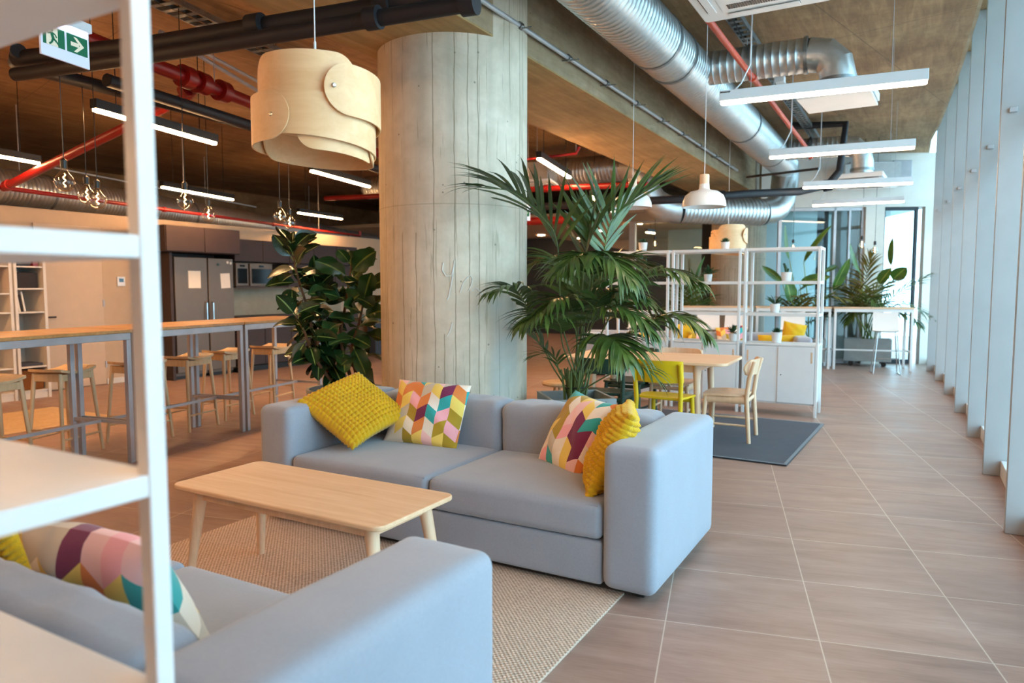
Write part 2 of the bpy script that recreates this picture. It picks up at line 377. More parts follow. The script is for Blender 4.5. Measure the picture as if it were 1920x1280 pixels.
def dup(root, loc, rz=None, label=None, group=None):
    r = root.copy(); C.objects.link(r); r.location = loc
    if rz is not None: r.rotation_euler = (0, 0, rz)
    if label: r['label'] = label
    if group: r['group'] = group
    for ch in kids(root):
        c = ch.copy(); C.objects.link(c); c.parent = r
        for g in kids(ch):
            d = g.copy(); C.objects.link(d); d.parent = c
    return r
def one(name, mb, mats, label, cat, loc=None, rot=None, group=None, **k):
    return tag(mb.build(name, mats, None, loc, rot, **k), label, cat, group)
def arc(c, r, a0, a1, n, z=0): return [(c[0]+r*math.cos(R(a0+(a1-a0)*i/n)), c[1]+r*math.sin(R(a0+(a1-a0)*i/n)), z) for i in range(n+1)]
def rrect(x0, x1, y0, y1, r, n=6):
    p = []
    for cx, cy, a in ((x1-r, y1-r, 0), (x0+r, y1-r, 90), (x0+r, y0+r, 180), (x1-r, y0+r, 270)):
        p += [(cx+r*math.cos(R(a+90*i/n)), cy+r*math.sin(R(a+90*i/n))) for i in range(n+1)]
    return p
# ================================================================ the setting
CZ = 3.9
struct(MB().box(-15.6, 2.2, -4.2, 24.2, -.12, 0).build('floor', 'floor', smooth=False))
# outdoor pavement beyond the facade
tag(MB().box(2.2, 40, -14, 44, -.3, -.06).build('pavement', 'potw', smooth=False), kind='structure')
fins = [at(1882, 997, 0), at(1841.6, 887.5, 0), at(1811.9, 817.8, 0), at(1788.8, 772.5, 0), at(1769.4, 739, 0), at(1752.5, 713, 0), at(1736.9, 695.3, 0)]
FY = [(p.x, p.y) for p in fins]
FY = [(.50, .42-.0), (.51, 1.93), (.51, 3.44)]+[(x, y) for x, y in FY]+[(.22, 15.6)]
edge = [(x-.10, y) for x, y in FY]
poly = [(-15.6, -4.2), (edge[0][0], -4.2)]+edge+[(edge[-1][0], 24.2), (-15.6, 24.2)]
struct(MB().prism(poly, CZ, CZ+.3).build('ceiling', 'ceil', smooth=False))
struct(MB().box(-10.6, -10.4, -4.0, 13.0, 0, 2.46).build('wall_left', 'wallcream', smooth=False))
struct(MB().box(-15.3, -10.4, -4.0, 13.0, 2.46, 2.50).build('slab', 'wallcream', smooth=False))
struct(MB().box(-15.5, -15.3, -4.2, 24.2, 0, CZ).build('wall_outer_left', 'ceil', smooth=False))
struct(MB().box(-15.3, -10.4, 12.8, 13.0, 0, 2.46).build('wall_kitchen_end', 'wallcream', smooth=False))
struct(MB().box(.38, .60, -4.2, .38, 0, 4.45).build('wall_daylight_block', 'wallwhite', smooth=False))  # unseen solid wall, added to keep daylight out from behind the camera
m = MB()
for (x0, y0), (x1, y1) in zip(edge[:-1], edge[1:]): m.add([(x0, y0, CZ), (x1, y1, CZ), (x1, y1, 4.46), (x0, y0, 4.46), (x0+.03, y0, CZ), (x1+.03, y1, CZ), (x1+.03, y1, 4.46), (x0+.03, y0, 4.46)], [(0, 1, 2, 3), (7, 6, 5, 4), (0, 4, 5, 1), (2, 6, 7, 3)])
struct(m.build('trim_5', 'beam', smooth=False))
struct(MB().box(-15.5, 1.2, -4.2, -4.0, 0, CZ).build('wall_behind', 'wallwhite', smooth=False))
struct(MB().box(-15.4, -1.6, 22.0, 22.2, 0, CZ).build('wall_far', 'wallcream', smooth=False))
# outer soffit above the facade strip
struct(MB().prism([(edge[0][0]+.02, -4.2)]+[(x+.02, y) for x, y in edge]+[(2.2, 15.5), (2.2, -4.2)], 4.45, 4.6).build('trim_1', 'ceil', smooth=False))
# beam
struct(MB().box(-3.72, -2.68, -4.0, 22.0, 3.22, CZ).build('beam', 'beam', smooth=False))
struct(MB().box(-3.72, -2.68, -4.0, 22.0, 3.205, 3.219).build('beam_soffit', 'soffit', smooth=False))
# columns
for k, (cx, cy, r) in enumerate(((-3.2, 4.72, .58), (-3.25, 15.4, .55))):
    m = MB(); m.grid(lambda u, v: (r*math.cos(2*PI*u), r*math.sin(2*PI*u), CZ*v), 96, 6, closeu=True)
    struct(m.build('column', 'column', None, (cx, cy, 0)))
# ---- facade: fins, glass, sill, transoms
def fin(x, y, k):
    m = MB(); w = .055
    m.box(-.0, .34, -w/2, w/2, 0, 4.45); m.box(.30, .40, -w/2-.03, w/2+.03, 0, 4.45)
    o = m.build('facade_fin', 'fin', None, (x, y, 0), bevel=.004)
    MB().box(.05, .10, -w/2-.03, -w/2+.002, 2.70, 2.735).build('bracket', 'greysteel', o, bevel=.004)
    o['kind'] = 'structure'; return o
for k, (x, y) in enumerate(FY[:-1]): fin(x, y, k)
n = 0
for (x0, y0), (x1, y1) in zip(FY[:-1], FY[1:]):
    n += 1
    d = math.atan2(y1-y0, x1-x0); L = math.hypot(x1-x0, y1-y0)
    T = Matrix.Translation((x0, y0, 0)) @ Matrix.Rotation(d, 4, 'Z')
    def w(name, mb, mat, par=None): return mb.build(name, mat, par, smooth=False)
    p = MB(); p.box(.03, L-.03, -.345, -.335, .12, 4.4, T=T); g = struct(w('window_%d' % n, p, 'glass'))
    f = MB(); f.box(.03, L-.03, -.36, -.11, 0, .12, T=T)
    s_ = f.build('window_sill', 'whitem', g, bevel=.004)
    f = MB(); f.box(.03, L-.03, -.36, -.24, 2.69, 2.75, T=T); f.box(.03, L-.03, -.36, -.30, 4.36, 4.45, T=T)
    f.build('window_frame', 'findark', g, smooth=False)
# ---- glazed partition at the far end (header, pier, mullions, room behind)
A = Vector((-2.55, 14.05, 0)); B = Vector((.12, 15.28, 0)); dirp = (B-A).normalized(); LP = (B-A).length
TP = Matrix.Translation(A) @ Matrix.Rotation(math.atan2(dirp.y, dirp.x), 4, 'Z')
def alongP(px, z=1.4):   # distance along the partition for a picture column
    r = ray(px, 540); M2 = Matrix(((dirp.x, -r.x), (dirp.y, -r.y))); s_ = M2.inverted() @ Vector((-A.x, -A.y)); return s_[0]
struct(MB().box(-.02, LP+.7, 0, .16, 2.92, CZ, T=TP).build('wall_header', 'wallwhite', smooth=False))
a0, a1, a2, a3, a4 = alongP(1457), alongP(1617), alongP(1652), alongP(1716), alongP(1728)
struct(MB().box(a1, a2, -.04, .3, 0, 2.92, T=TP).build('pier', 'wallwhite', smooth=False))
struct(MB().box(a4, LP+.35, -.02, .12, 0, 2.92, T=TP).build('wall_right', 'wallwhite', smooth=False))
g = struct(MB().box(a0+.03, a1-.03, .05, .06, .08, 2.9, T=TP).build('window_21', 'glass2', smooth=False))
f = MB()
for a_, w_ in ((a0, .06), (a1-.05, .05), (alongP(1560), .05), (alongP(1588), .04)): f.box(a_, a_+w_, .02, .09, 0, 2.92, T=TP)
f.box(a0, a1, .02, .09, 0, .08, T=TP); f.box(a0, a1, .02, .09, 2.86, 2.92, T=TP)
f.build('window_frame', 'greysteel', g, bevel=.003)
g = struct(MB().box(a2+.03, a3-.02, .05, .06, .08, 2.9, T=TP).build('window_22', 'glass2', smooth=False))
f = MB()
for a_, w_ in ((a2, .04), (a3-.04, .05)): f.box(a_, a_+w_, .02, .09, 0, 2.92, T=TP)
f.box(a2, a3, .02, .09, 0, .08, T=TP); f.box(a2, a3, .02, .09, 2.86, 2.92, T=TP)
f.build('window_frame', 'findark', g, bevel=.003)
# room behind the glass
struct(MB().box(-.2, a3+.35, 2.6, 2.7, 0, 2.95, T=TP).build('wall_back_room', 'paleblue', smooth=False))
struct(MB().box(-.2, LP+.2, .3, 2.7, 2.93, 3.0, T=TP).build('ceiling_back_room', 'paleblue', smooth=False))
struct(MB().box(alongP(1552), alongP(1562), .35, .7, 0, 2.93, T=TP).build('trim_2', 'findark', smooth=False))
struct(MB().box(a1-.12, a1+.02, .3, 1.4, 0, 2.93, T=TP).build('trim_3', 'greysteel', smooth=False))
# left of the second column: grey glazed wall, pale mullion, lowered ceiling, dark area beyond
struct(MB().box(-4.15, -3.7, 15.9, 16.05, 0, 3.22).build('wall_beside_column', 'fargrey', smooth=False))
p1, p2 = atY(1190, 450, 16.0), atY(1335, 450, 16.0)
g = struct(MB().box(p1.x, p2.x, 16.0, 16.02, .1, 2.95).build('window_23', 'glass2', smooth=False))
f = MB(); f.box(p1.x-.12, p1.x+.02, 15.95, 16.06, 0, 2.98); f.box(p1.x, p2.x, 15.96, 16.05, 2.92, 3.0)
f.build('window_frame', 'wallwhite', g, smooth=False)
struct(MB().box(p1.x, p2.x+.2, 18.6, 18.7, 0, 2.95).build('wall_meeting_room', 'paleblue', smooth=False))
struct(MB().box(-15.3, p2.x, 14.2, 22, 2.98, 3.06).build('ceiling_lowered', 'beigeceil', smooth=False))
q = [atY(985, 436, 20), atY(1150, 492, 20)]
struct(MB().add([(q[0].x-2, 20, 0), (p1.x+.2, 20, 0), (p1.x+.2, 20, q[1].z), (q[0].x, 20, q[0].z), (q[0].x-2, 20, q[0].z+.3),
                 (q[0].x-2, 20.2, 0), (p1.x+.2, 20.2, 0), (p1.x+.2, 20.2, q[1].z), (q[0].x, 20.2, q[0].z), (q[0].x-2, 20.2, q[0].z+.3)],
                [(0,1,2,3,4), (9,8,7,6,5), (0,5,6,1), (1,6,7,2), (2,7,8,3), (3,8,9,4), (4,9,5,0)]).build('wall_sloping', 'fargrey', smooth=False))
# ================================================================ left side: door, shelves, kitchen
def dr(name, y0, y1, X, z1):
    o = MB().box(X, X+.03, y0, y1, .01, z1).build(name, 'doorcream', None, bevel=.003); struct(o)
    h = MB(); h.tube([(X+.03, y0+.10, 1.02), (X+.07, y0+.10, 1.02), (X+.07, y0+.22, 1.02)], .011, 8); h.box(X+.03, X+.036, y0+.07, y0+.13, .98, 1.06)
    h.build('door_handle', 'brown', o)
    f = MB()
    for z in (.3, 1.2, 2.0): f.box(X+.03, X+.045, y1-.01, y1+.01, z-.05, z+.05)
    f.build('hinge', 'greysteel', o); return o
dr('door_1', 5.22, 6.13, -10.4, 2.3)
struct(MB().box(-10.4, -10.385, -4, 5.2, 0, .08).box(-10.4, -10.385, 6.15, 6.84, 0, .08).build('baseboard_left', 'wallwhite', smooth=False))
t = thing('thermostat', 'small square wall thermostat with dark display beside the door', 'thermostat', (-10.4, 6.42, 1.52))
MB().box(0, .025, -.06, .06, -.07, .07).build('case', 'whitem', t, bevel=.004); MB().box(.025, .027, -.035, .035, -.01, .045).build('display', 'glassblk', t)
def bookcase(label, y0, y1, X0, X1, H, shelves):
    t = thing('bookcase', label, 'bookcase', (0, 0, 0)); m = MB(); w = .035
    m.box(X0, X1, y0, y0+w, 0, H); m.box(X0, X1, y1-w, y1, 0, H); m.box(X0, X0+.01, y0+w, y1-w, .08, H-w); m.box(X0, X1, y0+w, y1-w, H-w, H); m.box(X0, X1-.02, y0+w, y1-w, 0, .09)
    m.build('carcass', 'wallwhite', t, bevel=.002)
    for z in shelves: MB().box(X0+.01, X1-.01, y0+w, y1-w, z-.02, z).build('shelf', 'wallwhite', t, bevel=.002)
    return t
bookcase('narrow cream bookcase beside the white door', 4.68, 5.06, -10.35, -9.8, 2.05, (.11, .42, .78, 1.12, 1.42, 1.70))
bookcase('wide cream bookcase at the left picture edge', 3.75, 4.66, -10.35, -9.8, 2.05, (.11, .42, .78, 1.12, 1.36, 1.70))
one('storage_box', MB().box(-.2, .0, -.13, .13, 0, .2), 'brown', 'dark storage box on an upper shelf of the narrow bookcase', 'box', (-9.86, 4.85, 1.421), bevel=.01)
one('storage_box', MB().box(-.2, .0, -.14, .14, 0, .05), 'brown', 'flat dark case on the middle shelf of the narrow bookcase', 'box', (-9.86, 4.85, .781), bevel=.006)
one('wicker_basket', MB().box(-.35, 0, -.14, .14, 0, .26), 'basket', 'brown woven basket at the bottom of the narrow bookcase', 'basket', (-9.86, 4.87, .111), bevel=.02)
one('folded_cloth', MB().box(-.3, 0, -.13, .13, 0, .035), 'rugdark', 'folded dark cloth above the wicker basket', 'cloth', (-9.85, 4.87, .421), bevel=.01)
for i, (yy, h_, mt, lb) in enumerate(((4.745, .24, 'paper', 'cream paperback leaning first in the bookcase row'), (4.775, .22, 'brown', 'brown book leaning second in the bookcase row'), (4.805, .25, 'wallwhite', 'white book leaning last in the bookcase row'))):
    one('book', MB().box(-.16, 0, -.01, .01, 0, h_, T=Matrix.Rotation(R(8), 4, 'X')), mt, lb, 'book', (-9.86, yy+.015, 1.123), group='books in the narrow bookcase')
one('book', MB().box(-.2, 0, -.03, .03, 0, .22), 'red', 'red book on the top shelf of the narrow bookcase', 'book', (-9.86, 4.97, 1.702))
one('blue_bag', MB().soft(-.2, 0, -.1, .1, 0, .12, .04), 'rugdark', 'dark blue pouch lying next to the red book', 'bag', (-9.86, 4.83, 1.702))
one('extinguisher', MB().lathe([(0, 0), (.07, 0), (.075, .02), (.075, .28), (.03, .34), (.02, .38), (0, .38)], 16), 'red', 'red canister on a shelf of the wide bookcase', 'canister', (-10.0, 4.5, 1.361))
# tall unit, fridges
t = thing('tall_cabinet', 'dark taupe tall kitchen cabinet boxing in the fridges', 'cabinet', (0, 0, 0))
MB().box(-10.38, -9.84, 6.85, 6.90, 0, 1.96).box(-10.38, -10.36, 6.9, 8.05, 0, 2.36).build('side_panel', 'cab', t, bevel=.003)
MB().box(-10.38, -9.68, 6.68, 8.02, 1.97, 2.36).build('carcass', 'cab', t, bevel=.003)
for y0, y1 in ((6.69, 7.34), (7.35, 8.01)): MB().box(-9.68, -9.66, y0, y1, 1.98, 2.35).build('door', 'cab', t, bevel=.003)
def fridge(y0, y1, hs, label, notes):
    t = thing('refrigerator', label, 'refrigerator', (-9.85, (y0+y1)/2, 0), 0, 'pair of steel fridges'); w = (y1-y0)/2-.006
    MB().box(-.5, -.06, -w, w, .05, 1.9).build('body', 'steel', t, bevel=.004)
    MB().box(-.055, 0, -w, w, .1, 1.9).build('door', 'steel', t, bevel=.008)
    MB().box(-.4, -.08, -w+.02, w-.02, 0, .05).build('plinth', 'blackm', t)
    MB().tube([(.0, hs*w*.82, .75), (.045, hs*w*.82, .77), (.045, hs*w*.82, 1.18), (0, hs*w*.82, 1.2)], .012, 8).build('handle', 'chrome', t)
    return t
fridge(6.93, 7.52, 1, 'steel fridge nearer the side panel, with a white paper on it', 1)
fridge(7.53, 8.02, -1, 'steel fridge with magnets, next to the wall ovens', 1)
one('paper_note', MB().box(0, .002, -.11, .11, 0, .27), 'paper', 'white paper sheet pinned to the first fridge', 'paper', (-9.849, 7.28, 1.42), rot=(0, 0, 0))
one('paper_note', MB().box(0, .002, -.09, .09, 0, .24), 'paper', 'white paper sheet pinned to the second fridge', 'paper', (-9.849, 7.86, 1.42), rot=(R(3), 0, 0))
for i, (y, z, l) in enumerate(((7.9, 1.84, 'round pale magnet at the top of the second fridge'), (7.96, 1.83, 'small round magnet beside the pale one'), (7.72, 1.80, 'teal magnet high on the second fridge'))):
    one('fridge_magnet', MB().lathe([(0, 0), (.022, 0), (.022, .01), (0, .01)], 12, T=Matrix.Rotation(R(90), 4, 'Y')), 'paper' if i < 2 else 'chairg', l, 'magnet', (-9.848, y, z))
# upper cabinets, ovens, backsplash, base units, worktop
def unit(name, label, y0, y1, x0, x1, z0, z1, group, handle=False):
    t = thing(name, label, 'cabinet', (0, 0, 0), 0, group)
    MB().box(x0, x1-.022, y0, y1, z0, z1).build('carcass', 'cab', t); MB().box(x1-.02, x1, y0+.003, y1-.003, z0+.003, z1-.003).build('door', 'cab', t, bevel=.002)
    return t
for i in range(5):
    y = 8.06+i*.6; nm = ['beside the fridges', 'above the microwave', 'third along from the fridges', 'fourth along from the fridges', 'last before the cream wall'][i]
    unit('wall_cabinet', 'taupe upper cabinet '+nm, y, y+.595, -10.38, -9.86, 1.87, 2.24, 'taupe upper cabinets')
    unit('base_cabinet', 'taupe base cabinet below, '+nm.replace('above the microwave', 'under the microwave'), y, y+.595, -10.38, -9.86, .1, .9, 'taupe base cabinets')
    if i >= 2: unit('wall_cabinet', 'taupe lower wall cabinet '+nm, y, y+.595, -10.38, -9.9, 1.45, 1.86, 'taupe lower wall cabinets')
for i, (y0, y1, l) in enumerate(((8.07, 8.34, 'dark built-in oven half hidden beside the fridge'), (8.36, 8.86, 'black built-in microwave above the kitchen counter'))):
    t = thing('microwave', l, 'microwave', (-9.86, (y0+y1)/2, 1.5)); w = (y1-y0)/2-.01
    MB().box(-.45, 0, -w, w, -.04, .34).build('body', 'steel', t, bevel=.004)
    MB().box(0, .012, -w+.03, w-.03, 0, .25).build('door', 'glassblk', t, bevel=.003)
    MB().box(0, .008, -.05, .05, .28, .31).build('display', 'glassblk', t)
one('shelf_board', MB().box(-10.38, -9.84, 8.06, 9.2, 1.43, 1.455), 'cab', 'taupe board under the microwave', 'shelf')
one('worktop', MB().box(-10.38, -9.82, 8.06, 11.1, .9, .94), 'cab', 'dark kitchen worktop behind the bar tables', 'worktop', bevel=.003)
struct(MB().box(-10.4, -10.37, 8.06, 11.1, .94, 1.45).build('trim_4', 'splash', smooth=False))
one('counter_trim', MB().box(-9.9, -9.84, 8.06, 11.1, 0, .09), 'blackm', 'dark plinth under the kitchen base cabinets', 'plinth')
one('storage_box', MB().box(-10.1, -9.88, 11.6, 12.4, 0, .9), 'fargrey', 'dark grey low cupboard behind the fig plant', 'cupboard', bevel=.01)
# chalk scrawl on the column: faint strokes a hair's breadth off the concrete
col0 = bpy.data.objects['column']
def on_col(px, py):
    r_ = ray(px, py); o2 = Vector((-3.2, 4.72)); d2 = Vector((r_.x, r_.y)); A_ = d2.dot(d2); B_ = -2*d2.dot(o2); C2 = o2.dot(o2)-.582**2
    t_ = (-B_-math.sqrt(max(0, B_*B_-4*A_*C2)))/(2*A_); return Vector((d2.x*t_+3.2, d2.y*t_-4.72, HC+r_.z*t_))
for st in (((831, 492), (829, 506), (836, 518), (846, 516), (850, 500)), ((852, 488), (848, 520), (841, 556), (838, 562)), ((862, 548), (868, 530), (874, 522), (882, 516), (886, 524), (882, 538), (878, 545)), ((848, 604), (844, 620), (838, 630)), ((884, 545), (893, 540), (905, 552))):
    MB().tube([on_col(*p) for p in st], .0045, 5).build('chalk_mark', 'chalk', col0)
# ================================================================ rugs
def rug(label, x0, x1, y0, y1, mat, emat=None, z=.012, rz=0, nm='rug'):
    cx, cy = (x0+x1)/2, (y0+y1)/2; t = thing(nm, label, 'rug', (cx, cy, 0), rz)
    MB().box(x0-cx, x1-cx, y0-cy, y1-cy, .001, z).build('pile', mat, t, bevel=.003)
    if emat:
        m = MB(); b = .03
        for a in ((x0, x1, y0, y0+b), (x0, x1, y1-b, y1), (x0, x0+b, y0+b, y1-b), (x1-b, x1, y0+b, y1-b)): m.box(a[0]-cx, a[1]-cx, a[2]-cy, a[3]-cy, .001, z+.001)
        m.build('binding', emat, t, bevel=.003)
    return t
rug('beige woven rug under the coffee table and both sofas', -3.52, -1.12, .6, 3.04, 'rug')
rug('dark grey rug under the dining table', -3.4, -.80, 5.97, 8.0, 'rugdark', 'rugedge', .014, R(-2))
rug('small orange mat on the floor near the bookcase', -8.9, -7.6, 2.6, 4.6, 'palewood', None, .01)
# ================================================================ sofas
def sofa(name, label, xl, xr, yf, yb, face, split, loc, aw=.255, bt=.29):
    """face=+1: front at low y"""
    t = thing(name, label, 'sofa', loc)
    H = .70
    def Y(a): return a if face > 0 else -a      # local y measured from the front edge inward
    def yy(a, b): return (min(Y(a), Y(b)), max(Y(a), Y(b)))
    D = abs(yb-yf)
    for k, (x0, x1) in enumerate(((xl, xl+aw), (xr-aw, xr))):
        y0, y1 = yy(0, D)
        MB().soft(x0, x1, y0, y1, .03, H, .045, puff=(.006, .004, .008), wob=.0012, seed=k, n=12).build('armrest', 'sofa', t)
    xs = [xl+aw+.004, split, xr-aw-.004]
    for k in range(2):
        x0, x1 = xs[k]+.003, xs[k+1]-.003
        y0, y1 = yy(.025, D-bt+.01)
        MB().soft(x0, x1, y0, y1, .03, .238, .02, n=6).build('base', 'sofa', t)
        ys0, ys1 = yy(.01, D-bt+.03)
        se = MB().soft(x0, x1, ys0, ys1, .246, .415, .035, puff=(0, .006, .028), wob=.0015, seed=5+k, n=14).build('seat_cushion', 'sofa', t)
        m = MB(); yfr = Y(.024); m.tube([(x0+.02, yfr, .405), (x1-.02, yfr, .405)], .0035, 6); m.build('piping', 'sofaseam', se)
        yb0, yb1 = yy(D-bt, D)
        bk = MB().soft(x0, x1, yb0, yb1, .03, H+.0, .06, puff=(0, .02, .012), wob=.006, seed=9+k, n=18).build('back_cushion', 'sofa', t)
    for x in (xl+.1, xr-.1):
        for a in (.1, D-.1): MB().box(x-.03, x+.03, Y(a)-.03, Y(a)+.03, .0, .035).build('foot', 'blackm', t)
    return t
sofa('sofa', 'grey two-seat modular sofa in front of the concrete column', -3.45+2.2, -.95+2.2, 0, 1.05, 1, 0.005, (-2.2, 2.955, .013))
sofa('sofa', 'grey sofa nearest the camera, seen from its back', -3.45+2.2, -.96+2.2, 0, .87, -1, -.06, (-2.2, 1.62, .013), .30, .20)
# ================================================================ cushions
def pillow_mesh(w, h, t, knit=False, seed=0, n=36, soften=1.0):
    rnd = random.Random(seed); m = MB(); ph = [rnd.uniform(0, 6.3) for _ in range(8)]
    if knit: n = 152
    cells = 17
    for sg in (1, -1):
        def fn(a, b):
            u, v = a*2-1, b*2-1
            e = max(0, (1-abs(u)**2.6)*(1-abs(v)**2.6))
            z = t/2*e**.55
            x = u*w/2*(1-.055*(1-v*v)*1.0*abs(u)); y = v*h/2*(1-.055*(1-u*u)*abs(v))
            wr = .010*soften*math.sin(5*u+ph[0]+3*v)*math.sin(4*v+ph[1])*e+.006*math.sin(9*u*v+ph[2])*e
            fold = .012*math.exp(-((u*.7+v*.7-.2)/.12)**2)*math.sin(3*u+ph[3])*e*soften
            z += wr+fold
            bend = .05*soften*(u*u*.5-v*v*.3)*math.sin(ph[4])
            if knit:
                cu, cv = a*cells, b*cells
                bp = (abs(math.sin(PI*cu))*abs(math.sin(PI*cv)))**.75
                z += .022*bp*(.25+.75*min(1, e*4))
                if e < .05: x += .006*bp*(1 if u > 0 else -1)*(abs(u) > .9); y += .006*bp*(1 if v > 0 else -1)*(abs(v) > .9); z += .006*bp
            return (x, y, sg*z+bend)
        b0 = len(m.v); m.grid(fn, n, n)
        if sg < 0: m.f = [f if min(f) < b0 else f[::-1] for f in m.f]
    return m
def frame(bl, br, tr, tl):
    c = (bl+br+tr+tl)/4; u = ((br-bl)+(tr-tl)).normalized(); v0 = (tl-bl)+(tr-br); nrm = u.cross(v0).normalized(); v = nrm.cross(u)
    w = ((br-bl).length+(tr-tl).length)/2; h = ((tl-bl).length+(tr-br).length)/2
    T = Matrix((u, v, nrm)).transposed().to_4x4(); T.translation = c; return T, w, h
def cushion(label, bl, br, tr, tl, t=.15, mat='chev', knit=False, seed=0, cat='cushion', size=None, group=None, push=0, n=36):
    T, w, h = frame(bl, br, tr, tl)
    if size: w, h = size
    o = pillow_mesh(w, h, t, knit, seed, n).build('throw_cushion', mat, None, ang=180)
    T.translation += Vector(T.col[2][:3])*push
    o.matrix_world = T
    tag(o, label, cat, group); return o
e1 = Vector((-.354, .935, 0))*.21; e2 = Vector((.26, -.147, .39)).normalized()*.21; c0 = atY(1146, 838, 3.30)
Y2 = (c0-e1-e2, c0+e1-e2, c0+e1+e2, c0-e1+e2)
# far sofa, left corner: knitted mustard cushion
cushion('mustard bobble-knit cushion against the left arm of the column sofa', at(650, 838, .45), atY(752, 772, 3.45), atY(680, 712, 3.72), atX(584, 742, -3.14), .16, 'yellow', True, 3)
cushion('chevron cushion standing upright beside the knit one on the column sofa', at(712, 830, .44), at(850, 840, .44), atY(886, 726, 3.70), atY(752, 708, 3.70), .15, 'chev', False, 5)
cushion('chevron cushion leaning on a knitted one by the right arm', at(1006, 852, .44), at(1084, 892, .45), atY(1158, 775, 3.55), atY(1084, 742, 3.66), .17, 'chev2', False, 8, size=(.42, .47))
cushion('mustard bobble-knit cushion wedged against the right arm', *Y2, .15, 'yellow', True, 11, size=(.46, .46))
# near sofa
cushion('large chevron cushion against the back of the near sofa', Vector((-2.12, 1.16, .45)), Vector((-1.50, 1.22, .44)), Vector((-1.62, 1.02, .79)), Vector((-2.16, 1.02, .74)), .17, 'chev3', False, 21, size=(.56, .42))
cushion('mustard bobble-knit cushion behind the left edge on the near sofa', Vector((-2.75, 1.16, .45)), Vector((-2.25, 1.2, .44)), Vector((-2.28, 1.0, .74)), Vector((-2.75, 1.0, .74)), .16, 'yellow', True, 23, size=(.46, .42))
# ================================================================ coffee table
t = thing('coffee_table', 'pale birch coffee table between the two sofas', 'coffee table', (-2.39, 2.33, 0), R(0))
MB().prism(rrect(-.635, .635, -.265, .265, .05), .478, .5).build('tabletop', 'birch', t, bevel=.006, seg=3)
m = MB(); m.box(-.52, .52, -.19, -.17, .42, .478); m.box(-.52, .52, .17, .19, .42, .478); m.box(-.53, -.51, -.19, .19, .42, .478); m.box(.51, .53, -.19, .19, .42, .478); m.build('apron', 'birchleg', t, bevel=.002)
for sx in (-1, 1):
    for sy in (-1, 1):
        MB().tube([(sx*.585, sy*.215, .013), (sx*.52, sy*.175, .478)], [.019, .031], 16).build('leg', 'birchleg', t)
# ================================================================ wood strap pendants
def strap_lamp(label, loc, R0=.26, rz=0, group='wooden strap pendant lamps'):
    t = thing('pendant_lamp', label, 'pendant lamp', loc, rz, group)
    def strap(a0, a1, r0, z0, z1, hh, dr=0):     # a veneer strap curling round with rounded ends
        m = MB(); n = 40; th = .006
        mid = lambda s: z0+(z1-z0)*(3*s*s-2*s**3)
        def half(s):
            e = min(s, 1-s)*abs(R(a1-a0))*r0; return hh*math.sqrt(max(0, 1-(1-min(1, e/hh))**2))
        def pt(s, b, off):
            a = R(a0+(a1-a0)*s); rr = r0+dr*s+off; return (rr*math.cos(a), rr*math.sin(a), mid(s)+b*half(s))
        ss = [0]+[.5*(1-math.cos(PI*i/n)) for i in range(1, n)]+[1]
        vs = []; 
        for s in ss:
            for b in (-1, -.33, .33, 1): vs.append(pt(s, b, 0))
            for b in (1, .33, -.33, -1): vs.append(pt(s, b, th))
        fs = [(i*8+j, i*8+(j+1) % 8, (i+1)*8+(j+1) % 8, (i+1)*8+j) for i in range(len(ss)-1) for j in range(8)]
        m.add(vs, fs); o = m.build('strap', 'lampwood', t, ang=50); return o
    S = [(205, 330, R0*.9, .10, .10, .105, 0), (215, 420, R0-.012, -.035, -.10, .09, .0), (80, 262, R0, -.06, -.055, .10, .005), (292, 450, R0+.006, .055, .03, .105, .012),
         (20, 190, R0-.02, .06, .02, .10, 0), (-10, 175, R0-.022, -.13, -.09, .09, 0), (265, 372, R0-.035, -.115, -.14, .075, 0), (100, 220, R0-.03, .03, .05, .09, 0)]
    for s in S: strap(*s)
    for a, z, r in ((244, -.055, R0+.006), (300, .06, R0+.016), (353, -.02, R0+.004), (275, -.12, R0-.028), (178, .09, R0+.0)):
        T = Matrix.Rotation(R(a), 4, 'Z') @ Matrix.Translation((r, 0, z)) @ Matrix.Rotation(R(90), 4, 'Y')
        MB().lathe([(0, -.012), (.007, -.012), (.009, .004), (.006, .007), (0, .007)], 12, T=T).build('stud', 'chrome', t)
    MB().lathe([(0, .17), (.02, .17), (.02, .11), (.03, .10), (.03, .04), (0, .03)], 12).tube([(-R0*.86, 0, .12), (R0*.86, 0, .12)], .004, 6).build('socket', 'whitem', t)
    MB().lathe([(0, .05), (.03, .03), (.045, -.01), (.03, -.05), (0, -.06)], 14).build('bulb', 'plastic', t)
    MB().lathe([(0, .17), (.006, .17), (.006, .31), (.003, .315), (.003, CZ-loc[2])], 8).build('cable', 'whitem', t)
    MB().lathe([(.0, CZ-loc[2]-.05), (.05, CZ-loc[2]-.045), (.06, CZ-loc[2])], 16).build('ceiling_rose', 'whitem', t)
    return t
LP1 = atD(593, 215, 3.3)
strap_lamp('large wooden strap pendant above the coffee table', LP1, .262, YAW)
LP2 = atD(1365, 450, 10.6)
strap_lamp('small wooden strap pendant far behind the white shelves', LP2, .25, YAW+.2)
